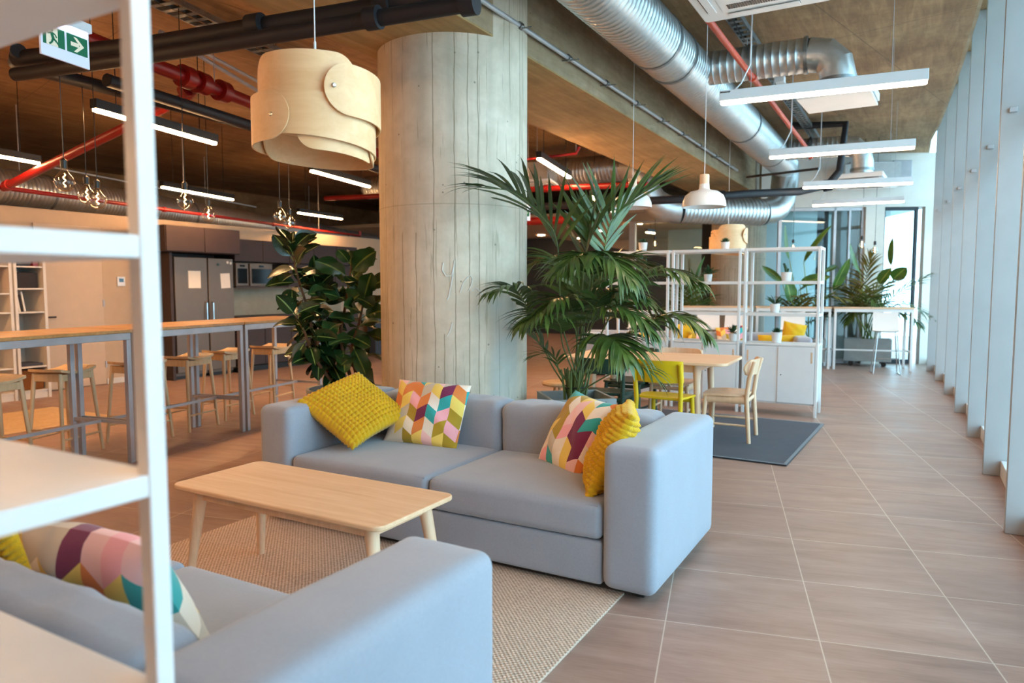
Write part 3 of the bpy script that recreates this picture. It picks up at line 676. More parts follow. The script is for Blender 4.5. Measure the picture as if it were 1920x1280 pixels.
# ================================================================ white dome pendants
def dome(label, p, d):
    z = p.z; t = thing('pendant_lamp', label, 'pendant lamp', p, 0, 'white dome pendants over the dining table')
    MB().lathe([(.0, .17), (.042, .17), (.045, .13), (.06, .118), (.12, .105), (.165, .07), (.185, .02), (.19, -.03), (.186, -.03), (.178, .02), (.158, .064), (.115, .095), (.0, .11)], 40).build('shade', 'plastic', t)
    MB().lathe([(0, .255), (.038, .255), (.041, .245), (.041, .17), (.0, .17)], 24).build('neck', 'birchleg', t)
    MB().lathe([(.003, .255), (.003, CZ-z)], 8).build('cable', 'whitem', t); MB().lathe([(0, CZ-z-.06), (.05, CZ-z-.055), (.055, CZ-z)], 16).build('ceiling_rose', 'whitem', t)
    MB().lathe([(0, .08), (.03, .06), (.04, .03), (.03, 0), (0, -.01)], 14).build('bulb', 'plastic', t)
D1 = atD(1320, 382, 6.55); dome('white dome pendant with wooden neck, hanging clear over the table', D1, 0)
D2 = atD(1186, 384, 7.25); dome('white dome pendant partly hidden by palm fronds', D2, 0)
# ================================================================ linear lamps
def linear(label, a, b, z, dark, group, logo=False, hang=CZ):
    c = (a+b)/2; d = (b-a); L = d.length; rz = math.atan2(d.y, d.x)
    t = thing('linear_lamp', label, 'ceiling lamp', (c.x, c.y, z), rz, group); w = .034; mt = 'blackm' if dark else 'whitem'; h = .075
    MB().box(-L/2, L/2, -w, w, .022, h+.022).build('housing', mt, t, bevel=.003)
    m = MB(); m.prism(rrect(-L/2+.004, L/2-.004, -w+.004, w-.004, .028, 5), 0, .024); m.build('diffuser', 'ledw' if dark else 'ledn', t, bevel=.006)
    for x in (-L/2+.22, L/2-.22):
        MB().tube([(x, 0, h+.02), (x, 0, hang-z)], .0018 if not dark else .004, 5).build('suspension_wire', 'greysteel' if not dark else 'blackm', t)
    if not dark:
        m = MB(); m.tube([(-L/2+.1, 0, h+.02), (-L/2+.15, 0, h+.07), (-L/2+.21, .01, h+.2), (-L/2+.215, .01, h+.5), (-L/2+.215, .01, hang-z)], .006, 8); m.build('power_cable', 'whitem', t)
    if logo:
        m = MB(); x = -L/2+.005
        for wd in (.010, .007, .006, .009, .007, .010, .008): m.box(x, x+wd, -w-.001, -w, .078, .088); x += wd+.0025
        m.build('maker_mark', 'blackm', t)
    return t
ZL = 2.8
RL = [((1350, 197), (1740, 157), 'nearest white linear lamp in view near the windows'), ((1442, 298), (1716, 279), 'second white linear lamp along the windows'), ((1505, 354), (1712, 345), 'third white linear lamp along the windows'),
      ((1523, 387), (1696, 379), 'farthest white linear lamp in front of the glass partition')]
for i, (p, q, l) in enumerate(RL): linear(l, at(*p, ZL), at(*q, ZL), ZL, False, 'white linear lamps along the windows', i == 0)
for i, y in enumerate((.35, 2.95)): linear('white linear lamp overhead by the windows, %s' % ('behind the camera' if i == 0 else 'above the near picture edge'), Vector((-1.36, y, ZL)), Vector((0, y+.12, ZL)), ZL, False, 'white linear lamps along the windows')
LL = [((175, 208), (405, 272), 'black linear lamp crossed by the near white shelf post'), ((303, 352), (437, 376), 'black linear lamp above the fridges'), ((583, 322), (693, 352), 'black linear lamp just left of the column'),
      ((559, 400), (641, 412), 'farthest black linear lamp over the kitchen'), ((1010, 299), (1068, 335), 'black linear lamp just right of the column'), ((1109, 370), (1150, 398), 'black linear lamp behind the palm fronds')]
for p, q, l in LL: zz = 2.93 if 'just right' in l else 2.7 if 'fronds' in l else ZL; linear(l, at(*p, zz), at(*q, zz), zz, True, 'black linear lamps over the kitchen side')
linear('black linear lamp cut by the left picture edge', Vector((-8.3, 3.05, ZL)), Vector((-8.58, 4.42, ZL)), ZL, True, 'black linear lamps over the kitchen side')
for i, (x, y, l) in enumerate(((-5.1, .6, 'black linear lamp out of view beside the camera'), (-7.9, .4, 'black linear lamp out of view by the cream wall'), (-5.0, -2.2, 'black linear lamp behind the camera'), (-1.0, -2.6, 'black linear lamp close behind the camera'))):
    linear(l, Vector((x, y, ZL)), Vector((x-.3, y+1.36, ZL)), ZL, True, 'black linear lamps over the kitchen side')
# ceiling lights in the lowered ceiling
for i, (px, py) in enumerate(((1015, 441), (1055, 451), (1088, 447), (1082, 420), (1123, 433))):
    p = at(px, py, 2.97); l = ['first', 'second', 'third', 'fourth', 'fifth'][i]
    one('recessed_light', MB().lathe([(0, 0), (.10, 0), (.10, .015), (0, .015)], 20), 'ledw', 'small bright ceiling light beyond the palm, %s of five from the column' % l, 'ceiling light', (p.x, p.y, 2.966), group='small ceiling lights beyond the palm')
for i, (p, q) in enumerate((((1186, 418), (1203, 430)), ((1212, 436), (1227, 445)))):
    a, b = atD(*p, 17.2), atD(*q, 17.6)
    linear(('higher' if i == 0 else 'lower')+' short lamp seen through the meeting room glass', Vector((a.x, a.y, 0)), Vector((b.x, b.y, 0)), a.z, True, 'lamps in the meeting room', hang=2.95)
# ================================================================ pipes, ducts, air handling
def duct(pts, r, rib=.065, n=24, amp=.005):
    """spiral duct along straight runs; elbows are left to the caller's points"""
    out, rr = [], []
    P = [Vector(p) for p in pts]
    for a, b in zip(P[:-1], P[1:]):
        L = (b-a).length; k = max(1, int(L/rib))
        if L < rib*3: out += [a]; rr += [r]; continue
        for i in range(k):
            for f, d in ((0, 0), (.42, 0), (.5, amp), (.58, 0)):
                out.append(a.lerp(b, (i+f)/k)); rr.append(r+d)
    out.append(P[-1]); rr.append(r)
    return MB().tube(out, rr, n)
def elbow(p0, p1, p2, rad, k=4):
    a = (Vector(p0)-Vector(p1)).normalized(); b = (Vector(p2)-Vector(p1)).normalized(); p1 = Vector(p1); s, e = p1+a*rad, p1+b*rad
    return [((1-t)**2)*s+2*t*(1-t)*p1+t*t*e for t in [i/k for i in range(k+1)]]
def ring(p, d, r, w=.02, h=.012):
    d = Vector(d).normalized(); return MB().tube([Vector(p)-d*w, Vector(p)-d*w*.99, Vector(p)+d*w*.99, Vector(p)+d*w], [r, r+h, r+h, r], 24)
# main duct beside the windows
t = thing('air_duct', 'big spiral steel duct running beside the concrete beam', 'duct', (0, 0, 0))
XM, ZM, RM = -2.02, 3.54, .236
pe = [(XM, 12.9, ZM), (XM, 13.45, ZM), (XM-.1, 13.6, 2.78)]
duct([(XM, -1.5, ZM), (XM, 12.95, ZM)], RM).build('spiral_pipe', 'galv', t, ang=60)
e1_ = elbow((XM, 12.9, ZM), (XM, 13.35, ZM), (XM-.05, 13.1, 2.74), .32, 3); e2_ = elbow((XM, 13.35, ZM), (XM-.05, 13.1, 2.72), (-2.6, 12.5, 2.72), .38, 4)
low = [(XM, 12.93, ZM)]+e1_+e2_
MB().tube(low, RM-.01, 24).build('elbow', 'galv', t, ang=25)
duct([e2_[-1], (-3.45, 11.75, 2.72)], RM-.01).build('spiral_pipe', 'galv', t, ang=60)
e3_ = elbow(e2_[-1], (-3.75, 11.5, 2.72), (-4.1, 11.35, 3.35), .3, 3); e4_ = elbow((-3.75, 11.5, 2.72), (-4.05, 11.35, 3.42), (-6, 11.35, 3.46), .25, 3)
MB().tube([(-3.45, 11.75, 2.72)]+e3_+e4_, RM-.01, 24).build('elbow', 'galv', t, ang=25)
duct([e4_[-1], (-9.8, 11.35, 3.46)], RM-.01).build('spiral_pipe', 'galv', t, ang=60)
for y in (1.0, 4.3, 6.05, 6.55, 9.6, 11.7): ring((XM, y, ZM), (0, 1, 0), RM).build('joint_ring', 'galvdark', t)
for y in (2.2, 5.3, 8.4, 11.5):
    MB().tube([(XM, y, ZM+RM), (XM, y, CZ)], .006, 6).build('hanger_rod', 'greysteel', t)
# branch ducts with diffusers
def branch(label, y, x1, ydir, r=.155, zb=3.02, dlab=''):
    t = thing('branch_duct', label, 'duct', (0, 0, 0), 0, 'branch ducts towards the windows')
    s_ = (XM+.15, y, ZM+.02); c = (x1, y+ydir, ZM+.02); d = (x1, y+ydir, zb)
    el = elbow(s_, c, d, .26, 3)
    duct([s_, el[0]], r).build('spiral_pipe', 'galv', t, ang=60)
    MB().tube([el[0]]+el+[d], r, 24).build('elbow', 'galv', t, ang=18)
    dv = (el[0]-Vector(s_))
    for f in (.02, .46, .98): ring(Vector(s_)+dv*f, dv, r, .015, .02 if f == .46 else .012).build('joint_ring', 'galvdark', t)
    for q in (el[1], el[2], el[3]): pass
    ring((d[0], d[1], zb+.09), (0, 0, 1), r).build('joint_ring', 'galvdark', t)
    MB().tube([Vector(s_)+dv*.42+Vector((0, 0, r)), Vector((0, 0, CZ-ZM-.02))+Vector(s_)+dv*.42], .005, 6).build('hanger_rod', 'greysteel', t)
    g = thing('air_diffuser', dlab, 'air vent', (d[0], d[1], zb-.05), R(-3), 'square air diffusers under the branch ducts'); w = .31
    MB().box(-w, w, -w, w, -.01, .06).build('plenum', 'white', g, bevel=.006)
    MB().box(-w+.01, w-.01, -w+.01, w-.01, -.05, -.028).build('face_plate', 'white', g, bevel=.004)
    MB().lathe([(0, -.03), (.10, -.03), (.10, -.008), (0, -.008)], 20).build('neck', 'blackm', g)
branch('nearer branch duct bending down beside the first linear lamp', 7.15, -.67, .05, zb=3.2, dlab='square white diffuser beneath the nearer branch duct')
branch('farther branch duct bending down behind the second linear lamp', 11.9, -.75, .1, zb=3.1, dlab='square white diffuser beneath the farther branch duct')
# kitchen duct
t = thing('air_duct', 'long spiral duct behind and above the kitchen wall', 'duct', (0, 0, 0))
a, b = at(0, 350, 2.76), at(700, 455, 2.76)
a2_ = a+(a-b)*.5
duct([a2_, b], .25).build('spiral_pipe', 'galv', t, ang=60)
for i in range(5): q = a2_.lerp(b, .2+.17*i); ring(q, b-a, .25).build('joint_ring', 'galvdark', t)
for i in range(3): q = a2_.lerp(b, .35+.22*i); MB().tube([q+Vector((0, 0, .25)), (q.x, q.y, CZ)], .006, 6).build('hanger_rod', 'greysteel', t)
# sprinkler pipes
def pipe(label, pts, r, mat, cat='pipe', name='sprinkler_pipe', fittings=(), group=None, hang=None, flange=1.35):
    t = thing(name, label, cat, (0, 0, 0), 0, group)
    MB().tube(pts, r, 14).build('pipe_run', mat, t)
    for q, d in fittings:
        ring(q, d, r, r*.9, r*(flange-1)).build('coupling', mat, t)
    for q in (hang or ()): MB().tube([Vector(q)+Vector((0, 0, r)), (q[0], q[1], CZ)], .005, 6).build('hanger_rod', 'greysteel', t)
    return t
ra, rb, rc = at(277, 117, 3.3), at(375, 155, 3.3), at(705, 285, 3.3)
ra0 = ra+(ra-rc)*.6
j = at(375, 155, 3.3); dj = (rc-ra).normalized()
pipe('thick red main pipe with couplings on the kitchen ceiling', [ra0, rc+(rc-ra)*1.2], .062, 'red', fittings=[(j-dj*.18, dj), (j+dj*.02, dj), (j+dj*.3, dj), (rc+dj*2, dj)], hang=[ra0.lerp(rc, .5), rc], flange=1.6)
k0 = at(6, 352, 2.58)
pipe('red pipe sloping down from the thick main pipe to the wall', [j, at(355, 178, 3.25), at(232, 240, 3.0), k0], .045, 'red', fittings=[(j.lerp(k0, .06), k0-j), (j.lerp(k0, .97), k0-j)])
k1 = at(675, 442, 2.58)
pipe('thin red pipe running in front of the kitchen duct', [k0+(k0-k1)*.3, k0, k1, k1+Vector((0, 0, .1))], .028, 'red', fittings=[(k0.lerp(k1, .3), k1-k0), (k0.lerp(k1, .62), k1-k0)], hang=[k0.lerp(k1, .35), k0.lerp(k1, .8)])
p0, p1 = Vector((-1.38, 1.0, 3.37)), Vector((-1.38, 11.1, 3.37))
pipe('orange-red sprinkler pipe along the window side ceiling', [p0, p1, p1+Vector((0.02, .02, -.1))], .026, 'redR', hang=[(-1.38, 3.8, 3.37), (-1.38, 8.1, 3.37)], fittings=[((-1.38, 7.0, 3.37), (0, 1, 0))])
pipe('long red pipe crossing behind the palm', [(-9, 9.3, 2.98), (-3.75, 9.1, 2.8), (-3.1, 9.1, 2.78)], .04, 'red', fittings=[((-4.6, 9.13, 2.83), (1, 0, 0))], hang=[(-5.5, 9.17, 2.87)])
pipe('short red pipe below the black pipes behind the palm', [(-6.2, 9.6, 2.45), (-4.35, 9.6, 2.42)], .06, 'red', fittings=[((-4.4, 9.6, 2.42), (1, 0, 0))], hang=[(-5.0, 9.6, 2.43)])
q0, q1 = atD(990, 298, 9.2), atD(1080, 288, 9.2)
pipe('small red pipe with an upturned end beside the column', [q0-(q1-q0)*1.2, q0, q1, q1+Vector((.05, 0, .08))], .018, 'red', hang=[q1])
# black insulated pipes
b0, b1 = at(20, 128, 3.0), at(880, 2, 3.0)
bA = at(276, 92, 3.0); 
pipe('upper black insulated pipe crossing above the wooden pendant', [at(30, 110, 3.02), at(276, 84, 3.02), at(870, -12, 3.02)], .055, 'black', name='insulated_pipe', fittings=[(at(720, 10, 3.02), (1, .15, 0)), (at(480, 46, 3.02), (1, .15, 0))], flange=1.15)
pe_ = at(880, 6, 2.9)
pipe('lower black insulated pipe ending beside the column top', [at(28, 140, 2.9), at(276, 106, 2.9), pe_], .045, 'black', name='insulated_pipe', fittings=[(pe_, (1, .15, 0)), (at(700, 34, 2.9), (1, .15, 0))], flange=1.4)
c0_, c1_ = at(60, 128, 3.05), at(480, 238, 3.05)
pipe('black insulated pipe running from the elbow towards the kitchen', [at(35, 95, 3.05), at(30, 118, 3.03), c0_, c1_], .05, 'black', name='insulated_pipe', fittings=[(c1_, c1_-c0_)], flange=1.2)
pipe('black insulated pipe passing behind the wooden pendant', [at(200, 150, 3.0), at(484, 240, 3.0), at(760, 335, 3.0), at(1000, 368, 3.0) if False else at(760, 335, 3.0)+Vector((-.3, 1.2, 0))], .05, 'black', name='insulated_pipe')
pipe('black insulated pipe bundle under the beam behind the dining area', [(-7, 9.4, 2.62), (-3.6, 9.5, 2.62), (-2.7, 9.6, 2.62), (-2.0, 10.1, 2.7), (-1.5, 11.0, 2.80), (-1.15, 11.3, 2.9), (-1.0, 11.35, 3.1), (-.95, 11.45, 3.78), (-1.7, 11.5, 3.84)], .055, 'black', name='insulated_pipe', fittings=[((-2.3, 9.75, 2.64), (1, .4, 0)), ((-1.15, 11.3, 2.9), (1, .6, .2))], flange=1.5)
# thin grey conduits, trays
cx_ = -2.62
t = thing('cable_conduit', 'thin grey conduit clamped along the side of the beam', 'conduit', (0, 0, 0))
MB().tube([(cx_, -.5, 3.36), (cx_, 12.2, 3.36)], .018, 10).build('pipe_run', 'greysteel', t)
for i in range(12):
    y = 2.2+.85*i
    m = ring((cx_, y, 3.36), (0, 1, 0), .018, .02, .010); m.build('clamp', 'galvdark', t)
    MB().tube([(cx_, y+.02, 3.36), (-2.68, y-.02, 3.36), (-2.55, y-.1, 3.32)] if False else [(-2.68, y, 3.345), (-2.52, y, 3.335)], .005, 6).build('bracket', 'galvdark', t)
def gp(label, a, b, r, cat='conduit', name='cable_conduit', mat='greysteel'):
    return one(name, MB().tube([a, b], r, 8), mat, label, cat)
gp('grey conduit on the kitchen ceiling nearest the red main pipe', at(300, 60, 3.6), at(500, 181, 3.6), .02)
gp('second grey conduit on the kitchen ceiling, right of the first', at(330, 70, 3.7), at(530, 178, 3.7), .018)
gp('long thin white rail high on the kitchen ceiling', at(60, 306, 3.3), at(480, 388, 3.3), .012, mat='whitem')
def tray(label, a, b, w=.12):
    d = (b-a); T = Matrix.Translation(a) @ d.to_track_quat('X', 'Z').to_matrix().to_4x4(); L = d.length; m = MB()
    t = thing('cable_tray', label, 'cable tray', (0, 0, 0))
    for s in (-w, w): MB().box(0, L, s-.006, s+.006, 0, .05, T=T).build('rail', 'galvdark', t)
    m = MB(); k = int(L/.12)
    for i in range(k): m.box(i*.12, i*.12+.05, -w, w, 0, .004, T=T)
    m.build('rung', 'galvdark', t)['kind'] = 'stuff'
    m = MB().tube([T @ Vector((L*i/10, .03*math.sin(i*2), .02)) for i in range(11)], .022, 8); m.build('cable', 'blackm', t)
tray('galvanised cable tray on the kitchen ceiling above the black pipes', at(255, -15, 3.72), at(610, 150, 3.72))
tray('galvanised cable tray beside the orange-red pipe', Vector((-1.48, 3.5, 3.78)), Vector((-1.46, 12.5, 3.78)), .06)
gp('thin rod crossing the ceiling to the right of the main duct', Vector((-1.7, 6.05, 3.86)), Vector((-.9, 6.0, 3.86)), .012)
gp('dark thin pipe crossing below the end of the main duct', at(1400, 332, 3.05), at(1535, 316, 3.05), .018, mat='blackm')
for i, (yy, zz) in enumerate(((5.9, 3.84), (8.6, 3.84))):
    one('junction_box', MB().box(-.05, .05, -.06, .06, -.03, .04), 'white', 'white junction box on the tray, %s the nearer diffuser' % ('before' if i == 0 else 'after'), 'junction box', (-1.40, yy, zz-.09), bevel=.006)
# cassette air conditioners
def cassette(label, x, y, z, w, rz=0, box=True):
    t = thing('air_conditioner', label, 'air conditioner', (x, y, z), rz, 'ceiling cassette air conditioners'); h = w/2
    MB().prism(rrect(-h, h, -h, h, .03), 0, .035).build('face_panel', 'white', t, bevel=.008)
    MB().box(-h*.62, h*.62, -h*.62, h*.62, -.006, .002).build('intake_panel', 'white', t, bevel=.004)
    m = MB()
    for i in range(26): xx = -h*.5+h*i/26; m.box(xx, xx+.012, h*.32, h*.5, -.009, -.005)
    m.build('grille', 'blackm', t)
    for a in range(4):
        T = Matrix.Rotation(R(90*a), 4, 'Z')
        MB().box(-h*.55, h*.55, h*.74, h*.86, -.003, .001, T=T).build('outlet_slot', 'blackm', t)
        MB().box(-h*.55, h*.55, h*.70, h*.83, -.014, -.006, T=T @ Matrix.Rotation(R(0), 4, 'X')).build('louvre', 'white', t, bevel=.003)
    if box: MB().box(-h*.85, h*.85, -h*.85, h*.85, .035, .3).build('unit_body', 'galv', t)
cassette('white cassette air conditioner cut by the top picture edge', -.94, 4.75, 3.28, .82)
cassette('white cassette air conditioner before the far glass partition', -.72, 13.3, 3.12, .95, R(10))
cassette('white cassette air conditioner seen just right of the column', -5.5, 10.3, 3.08, .9, R(14), True)
one('ventilation_unit', MB().box(-.45, .3, -.2, .2, 0, .42).box(.3, .62, -.18, .18, .02, .44), 'greysteel', 'grey ventilation box fixed to the white header wall', 'ventilation unit', (-.75, 14.55, 3.25), (0, 0, R(24)), bevel=.01)
# exit signs
def exit_sign(label, c, rz, w=.30, h=.2):
    t = thing('exit_sign', label, 'exit sign', c, rz)
    MB().box(-w/2, w/2, -.006, .006, -h/2, h/2).build('panel', 'signw', t)
    MB().box(-w/2-.004, w/2+.004, -.03, .03, h/2, h/2+.05).build('lamp_housing', 'whitem', t, bevel=.004)
    MB().box(-w/2+.01, w/2-.01, -.012, -.006, h/2-.028, h/2).build('light_strip', 'lane', t)
    y = -.0068
    def q(name, polys, mat):
        m = MB()
        for p in polys: m.add([(x, y-.0012*(mat != 'signg'), z) for x, z in p], [tuple(range(len(p)))])
        return m.build(name, mat, t, smooth=False)
    q('green_field', [[(-w*.46, -h*.19), (-.006, -h*.19), (-.006, h*.32), (-w*.46, h*.32)], [(.006, -h*.19), (w*.46, -h*.19), (w*.46, h*.32), (.006, h*.32)]], 'signg')
    s_ = w/.30; cx, cz = w*.235, h*.06
    q('arrow', [[(cx-.04*s_, cz-.011*s_), (cx+.012*s_, cz-.011*s_), (cx+.012*s_, cz+.011*s_), (cx-.04*s_, cz+.011*s_)],
                [(cx+.045*s_, cz), (cx-.002*s_, cz+.040*s_), (cx-.022*s_, cz+.040*s_), (cx+.018*s_, cz), (cx-.022*s_, cz-.040*s_), (cx-.002*s_, cz-.040*s_)]], 'signc')
    dx = -w*.28
    q('doorway', [[(dx-.035*s_, -h*.19), (dx+.035*s_, -h*.19), (dx+.035*s_, h*.32), (dx-.035*s_, h*.32)]], 'signc')
    m = MB()
    def limb(a, b, r): 
        a, b = Vector(a), Vector(b); d = (b-a).normalized(); n_ = Vector((-d.y, d.x))*r
        m.add([(p.x, y-.003, p.y) for p in (a+n_, b+n_, b-n_, a-n_)], [(0, 1, 2, 3)])
    X = lambda u, v: (dx+u*s_, h*.06+v*s_)
    limb(X(-.005, .020), X(.006, -.012), .009*s_); limb(X(.004, -.010), X(.024, -.022), .006*s_); limb(X(.024, -.022), X(.040, -.040), .005*s_)
    limb(X(.004, -.010), X(-.004, -.032), .006*s_); limb(X(-.004, -.032), X(-.020, -.044), .005*s_); limb(X(-.004, .020), X(-.024, .010), .004*s_)
    limb(X(-.024, .010), X(-.032, .018), .004*s_); limb(X(-.002, .020), X(.018, .012), .004*s_); limb(X(.018, .012), X(.026, -.002), .004*s_)
    m.add([(dx+(-.002+.009*math.cos(a*PI/5))*s_, y-.003, h*.06+(.033+.009*math.sin(a*PI/5))*s_) for a in range(10)], [tuple(range(10))])
    m.build('running_figure', 'signg', t, smooth=False)
    for x in (-w*.4, w*.4): MB().tube([(x, 0, h/2+.05), (x, 0, CZ-c[2])], .002, 5).build('suspension_wire', 'greysteel', t)
e0, e1x = at(76, 100, 2.6), at(167, 131, 2.6)
cc = (e0+e1x)/2; de = (e1x-e0); hh_ = atD(165, 65, math.hypot(e1x.x, e1x.y)).z-2.6
exit_sign('green hanging exit sign with a right arrow behind the near shelf', (cc.x, cc.y, 2.6+hh_/2), math.atan2(de.y, de.x), de.length, hh_)
pz = atD(988, 400, 9.0); exit_sign('tiny exit sign peeking out right of the column', (pz.x-.1, pz.y, pz.z), YAW, .26, .17)
# ================================================================ bare bulbs
def bulb(label, px, py, z, sz=1.0):
    p = at(px, py, z); t = thing('bulb_pendant', label, 'bulb lamp', p, 0, 'bare globe bulbs on black cords')
    MB().lathe([(0, -.066*sz), (.03*sz, -.059*sz), (.055*sz, -.034*sz), (.066*sz, 0), (.055*sz, .036*sz), (.034*sz, .062*sz), (.02*sz, .085*sz), (.018*sz, .1*sz)], 20).build('glass_globe', 'bulb', t)
    MB().lathe([(0, .095), (.02, .095), (.022, .15), (.008, .165), (0, .165)], 12).build('lamp_holder', 'blackm', t)
    MB().tube([(0.008*math.cos(i), .008*math.sin(i), -.03+.006*i) for i in range(16)], .0022, 5).build('filament', 'fil', t)
    MB().tube([(0, 0, .16), (0, 0, CZ-z)], .0035, 6).build('cord', 'blackm', t)
for i, (px, py, z, l) in enumerate(((121, 342, 2.15, 'globe bulb hanging left of all the others'), (163, 368, 2.15, 'globe bulb second from the left above the bar'), (183, 376, 2.1, 'smaller looking globe bulb just behind the second'),
        (347, 377, 2.15, 'globe bulb just right of the near shelf post'), (391, 404, 2.15, 'globe bulb above the fridge beside the shelf post'), (525, 406, 2.15, 'globe bulb over the rubber plant'), (543, 418, 2.15, 'globe bulb lowest over the rubber plant'))): bulb(l, px, py, z)
for i, (px, py, l) in enumerate(((1487, 466, 'bulb hanging over the far strelitzia leaves'), (1616, 460, 'bulb in front of the white pier, left one'), (1640, 470, 'bulb in front of the white pier, right one'), (1228, 458, 'bulb hanging beside the potted succulent on the shelf top'))):
    p = atD(px, py, 13.4 if i < 3 else 14); bulb(l, px, py, p.z, .8)
# ================================================================ bar tables and stools
def bar_table(name, label, loc, rz, L, Wd, H, top='oak', frame='greysteel', group=None):
    t = thing(name, label, 'bar table', loc, rz, group); s_ = .02
    MB().box(0, L, 0, Wd, H-.028, H).build('tabletop', top, t, bevel=.004)
    m = MB(); z1 = H-.028
    m.box(.01, L-.01, .01, .04, z1-.055, z1).box(.01, L-.01, Wd-.04, Wd-.01, z1-.055, z1).box(.01, .04, .04, Wd-.04, z1-.055, z1).box(L-.04, L-.01, .04, Wd-.04, z1-.055, z1)
    m.build('frame', frame, t, bevel=.003)
    for x in (.01, L-.05):
        for y in (.01, Wd-.05): MB().box(x, x+.04, y, y+.04, 0, z1-.055).build('leg', frame, t, bevel=.003)
    for x in (.018, L-.042): MB().box(x, x+.024, .05, Wd-.05, .315, .34).build('end_rail', frame, t)
    MB().box(.04, L-.04, Wd/2-.013, Wd/2+.013, .315, .34).build('foot_rail', frame, t)
    return t
f0, f1 = Vector((-5.49, 3.49, 0)), Vector((-5.72, 4.75, 0)); db = (f1-f0).normalized(); rb_ = math.atan2(db.y, db.x); Lb = 1.31
nb = Vector((-db.y, db.x, 0))
org = f1-db*(Lb-.02)
for i, l in ((-1, 'wooden bar table cut by the left picture edge'), (0, 'wooden bar table crossed by the near white shelf post'), (1, 'wooden bar table ending behind the rubber plant')):
    bar_table('bar_table', l, org+db*(Lb+.012)*i, rb_, Lb, .68, 1.09, group='bar tables in the kitchen row')
def stool(label, loc, rz, first=[None]):
    if first[0]: return dup(first[0], loc, rz, label)
    t = thing('bar_stool', label, 'bar stool', loc, rz, 'wooden stools at the kitchen bar'); first[0] = t; H = .73
    n = 14
    def fn(u, v, s=1):
        x, y = (u*2-1), (v*2-1); k = (1-.10*y*y); kx = (1-.06*x*x)
        return (x*.21*k, y*.17*kx, H-.018+s*.011+.028*x*x)
    m = MB(); m.grid(lambda u, v: fn(u, v, 1), n, n); b0 = len(m.v); m.grid(lambda u, v: fn(u, v, -1), n, n); m.f = [f if min(f) < b0 else f[::-1] for f in m.f]
    w = n+1; rim = [i*w for i in range(w)]+[n*w+j for j in range(1, w)]+[i*w+n for i in range(n-1, -1, -1)]+[j for j in range(n-1, 0, -1)]
    for a, b in zip(rim, rim[1:]+rim[:1]): m.f.append((a, b, b+b0, a+b0)); m.m.append(0)
    m.build('seat', 'palewood', t, ang=50)
    for sx in (-1, 1):
        for sy in (-1, 1): MB().tube([(sx*.215, sy*.17, 0), (sx*.165, sy*.125, H-.02)], [.014, .018], 12).build('leg', 'palewood', t)
    m = MB()
    for s in (-1, 1): m.box(-.165, .165, s*.128-.011, s*.128+.011, H-.085, H-.028)
    for s in (-1, 1): m.box(s*.168-.011, s*.168+.011, -.125, .125, H-.085, H-.02)
    m.build('apron', 'palewood', t, bevel=.003)
    for s in (-1, 1): MB().tube([(-.20, s*.158, .16), (.20, s*.158, .16)], .010, 8).build('stretcher', 'palewood', t)
    for s in (-1, 1): MB().tube([(s*.197, -.15, .24), (s*.197, .15, .24)], .010, 8).build('stretcher', 'palewood', t)
    return t
for (px, py), l, a in zip(((118, 692), (258, 679), (352, 668), (424, 658), (508, 649)), ('wooden bar stool wholly visible left of the near shelf post', 'wooden bar stool half hidden by the near shelf post', 'wooden bar stool just right of the near shelf post', 'wooden bar stool beside the first bar table leg', 'wooden bar stool left of the rubber plant'), (8, -6, 4, -3, 5)):
    p = at(px, py, .73); stool(l, (p.x, p.y, 0), rb_+R(a))
p = at(-25, 712, .73); stool('wooden bar stool with only its legs showing at the left edge', (p.x, p.y, 0), rb_)
# small round stool glimpsed beyond the palm pot
p = at(1052, 716, .45); t = thing('round_stool', 'small round wooden stool glimpsed beside the palm pot', 'stool', (p.x, p.y, 0))
MB().lathe([(0, .42), (.19, .42), (.2, .44), (.19, .455), (0, .455)], 24).build('seat', 'palewood', t)
for a in (45, 165, 285): MB().tube([(.16*math.cos(R(a)), .16*math.sin(R(a)), 0), (.08*math.cos(R(a)), .08*math.sin(R(a)), .42)], .014, 10).build('leg', 'palewood', t)
# ================================================================ white shelf units
def shelf_unit(label, loc, rz, wd=.80, dp=.41, group='white open shelves over cabinets'):
    t = thing('shelf_unit', label, 'shelf', loc, rz, group); q = .03; H = 1.87
    for x in (0, wd-q):
        for y in (0, dp-q): MB().box(x, x+q, y, y+q, 0, H).build('post', 'white', t, bevel=.003)
    for z, nm in ((1.836, 'shelf'), (1.464, 'shelf'), (1.108, 'shelf')):
        m = MB(); m.box(q, wd-q, .004, dp-.004, z, z+.033); m.box(.002, q, q, dp-q, z, z+.033).box(wd-q, wd-.002, q, dp-q, z, z+.033); m.build(nm, 'white', t, bevel=.002)
    MB().box(q, wd-q, .02, dp-.01, .13, .78).build('cabinet_body', 'white', t, bevel=.003)
    MB().box(.004, wd-.004, 0.002, dp-.002, .78, .80).build('cabinet_top', 'white', t, bevel=.002)
    for i, (x0, x1, yo) in enumerate(((q+.004, wd/2+.012, .006), (wd/2-.012, wd-q-.004, -.004))):
        d = MB().box(x0, x1, yo, yo+.012, .15, .775).build('sliding_door', 'whitem', t, bevel=.002)
        hx = x0+.02 if i == 0 else x1-.035
        MB().box(hx, hx+.015, yo-.004, yo, .6, .72).build('handle', 'birchleg', d)
    MB().lathe([(0, 0), (.007, 0), (.007, .004), (0, .004)], 10, T=Matrix.Translation((wd*.53, -.003, .46)) @ Matrix.Rotation(R(90), 4, 'X')).build('lock', 'blackm', t)
    return t
SY = 8.31
shelf_unit('white shelf unit nearest the windows in the far row', (-.885-.80, SY, 0), 0)
for i, l in ((1, 'middle white shelf unit of the far row'), (2, 'left white shelf unit of the far row, behind the palm')): shelf_unit(l, (-.885-.80-.835*i, SY, 0), 0)
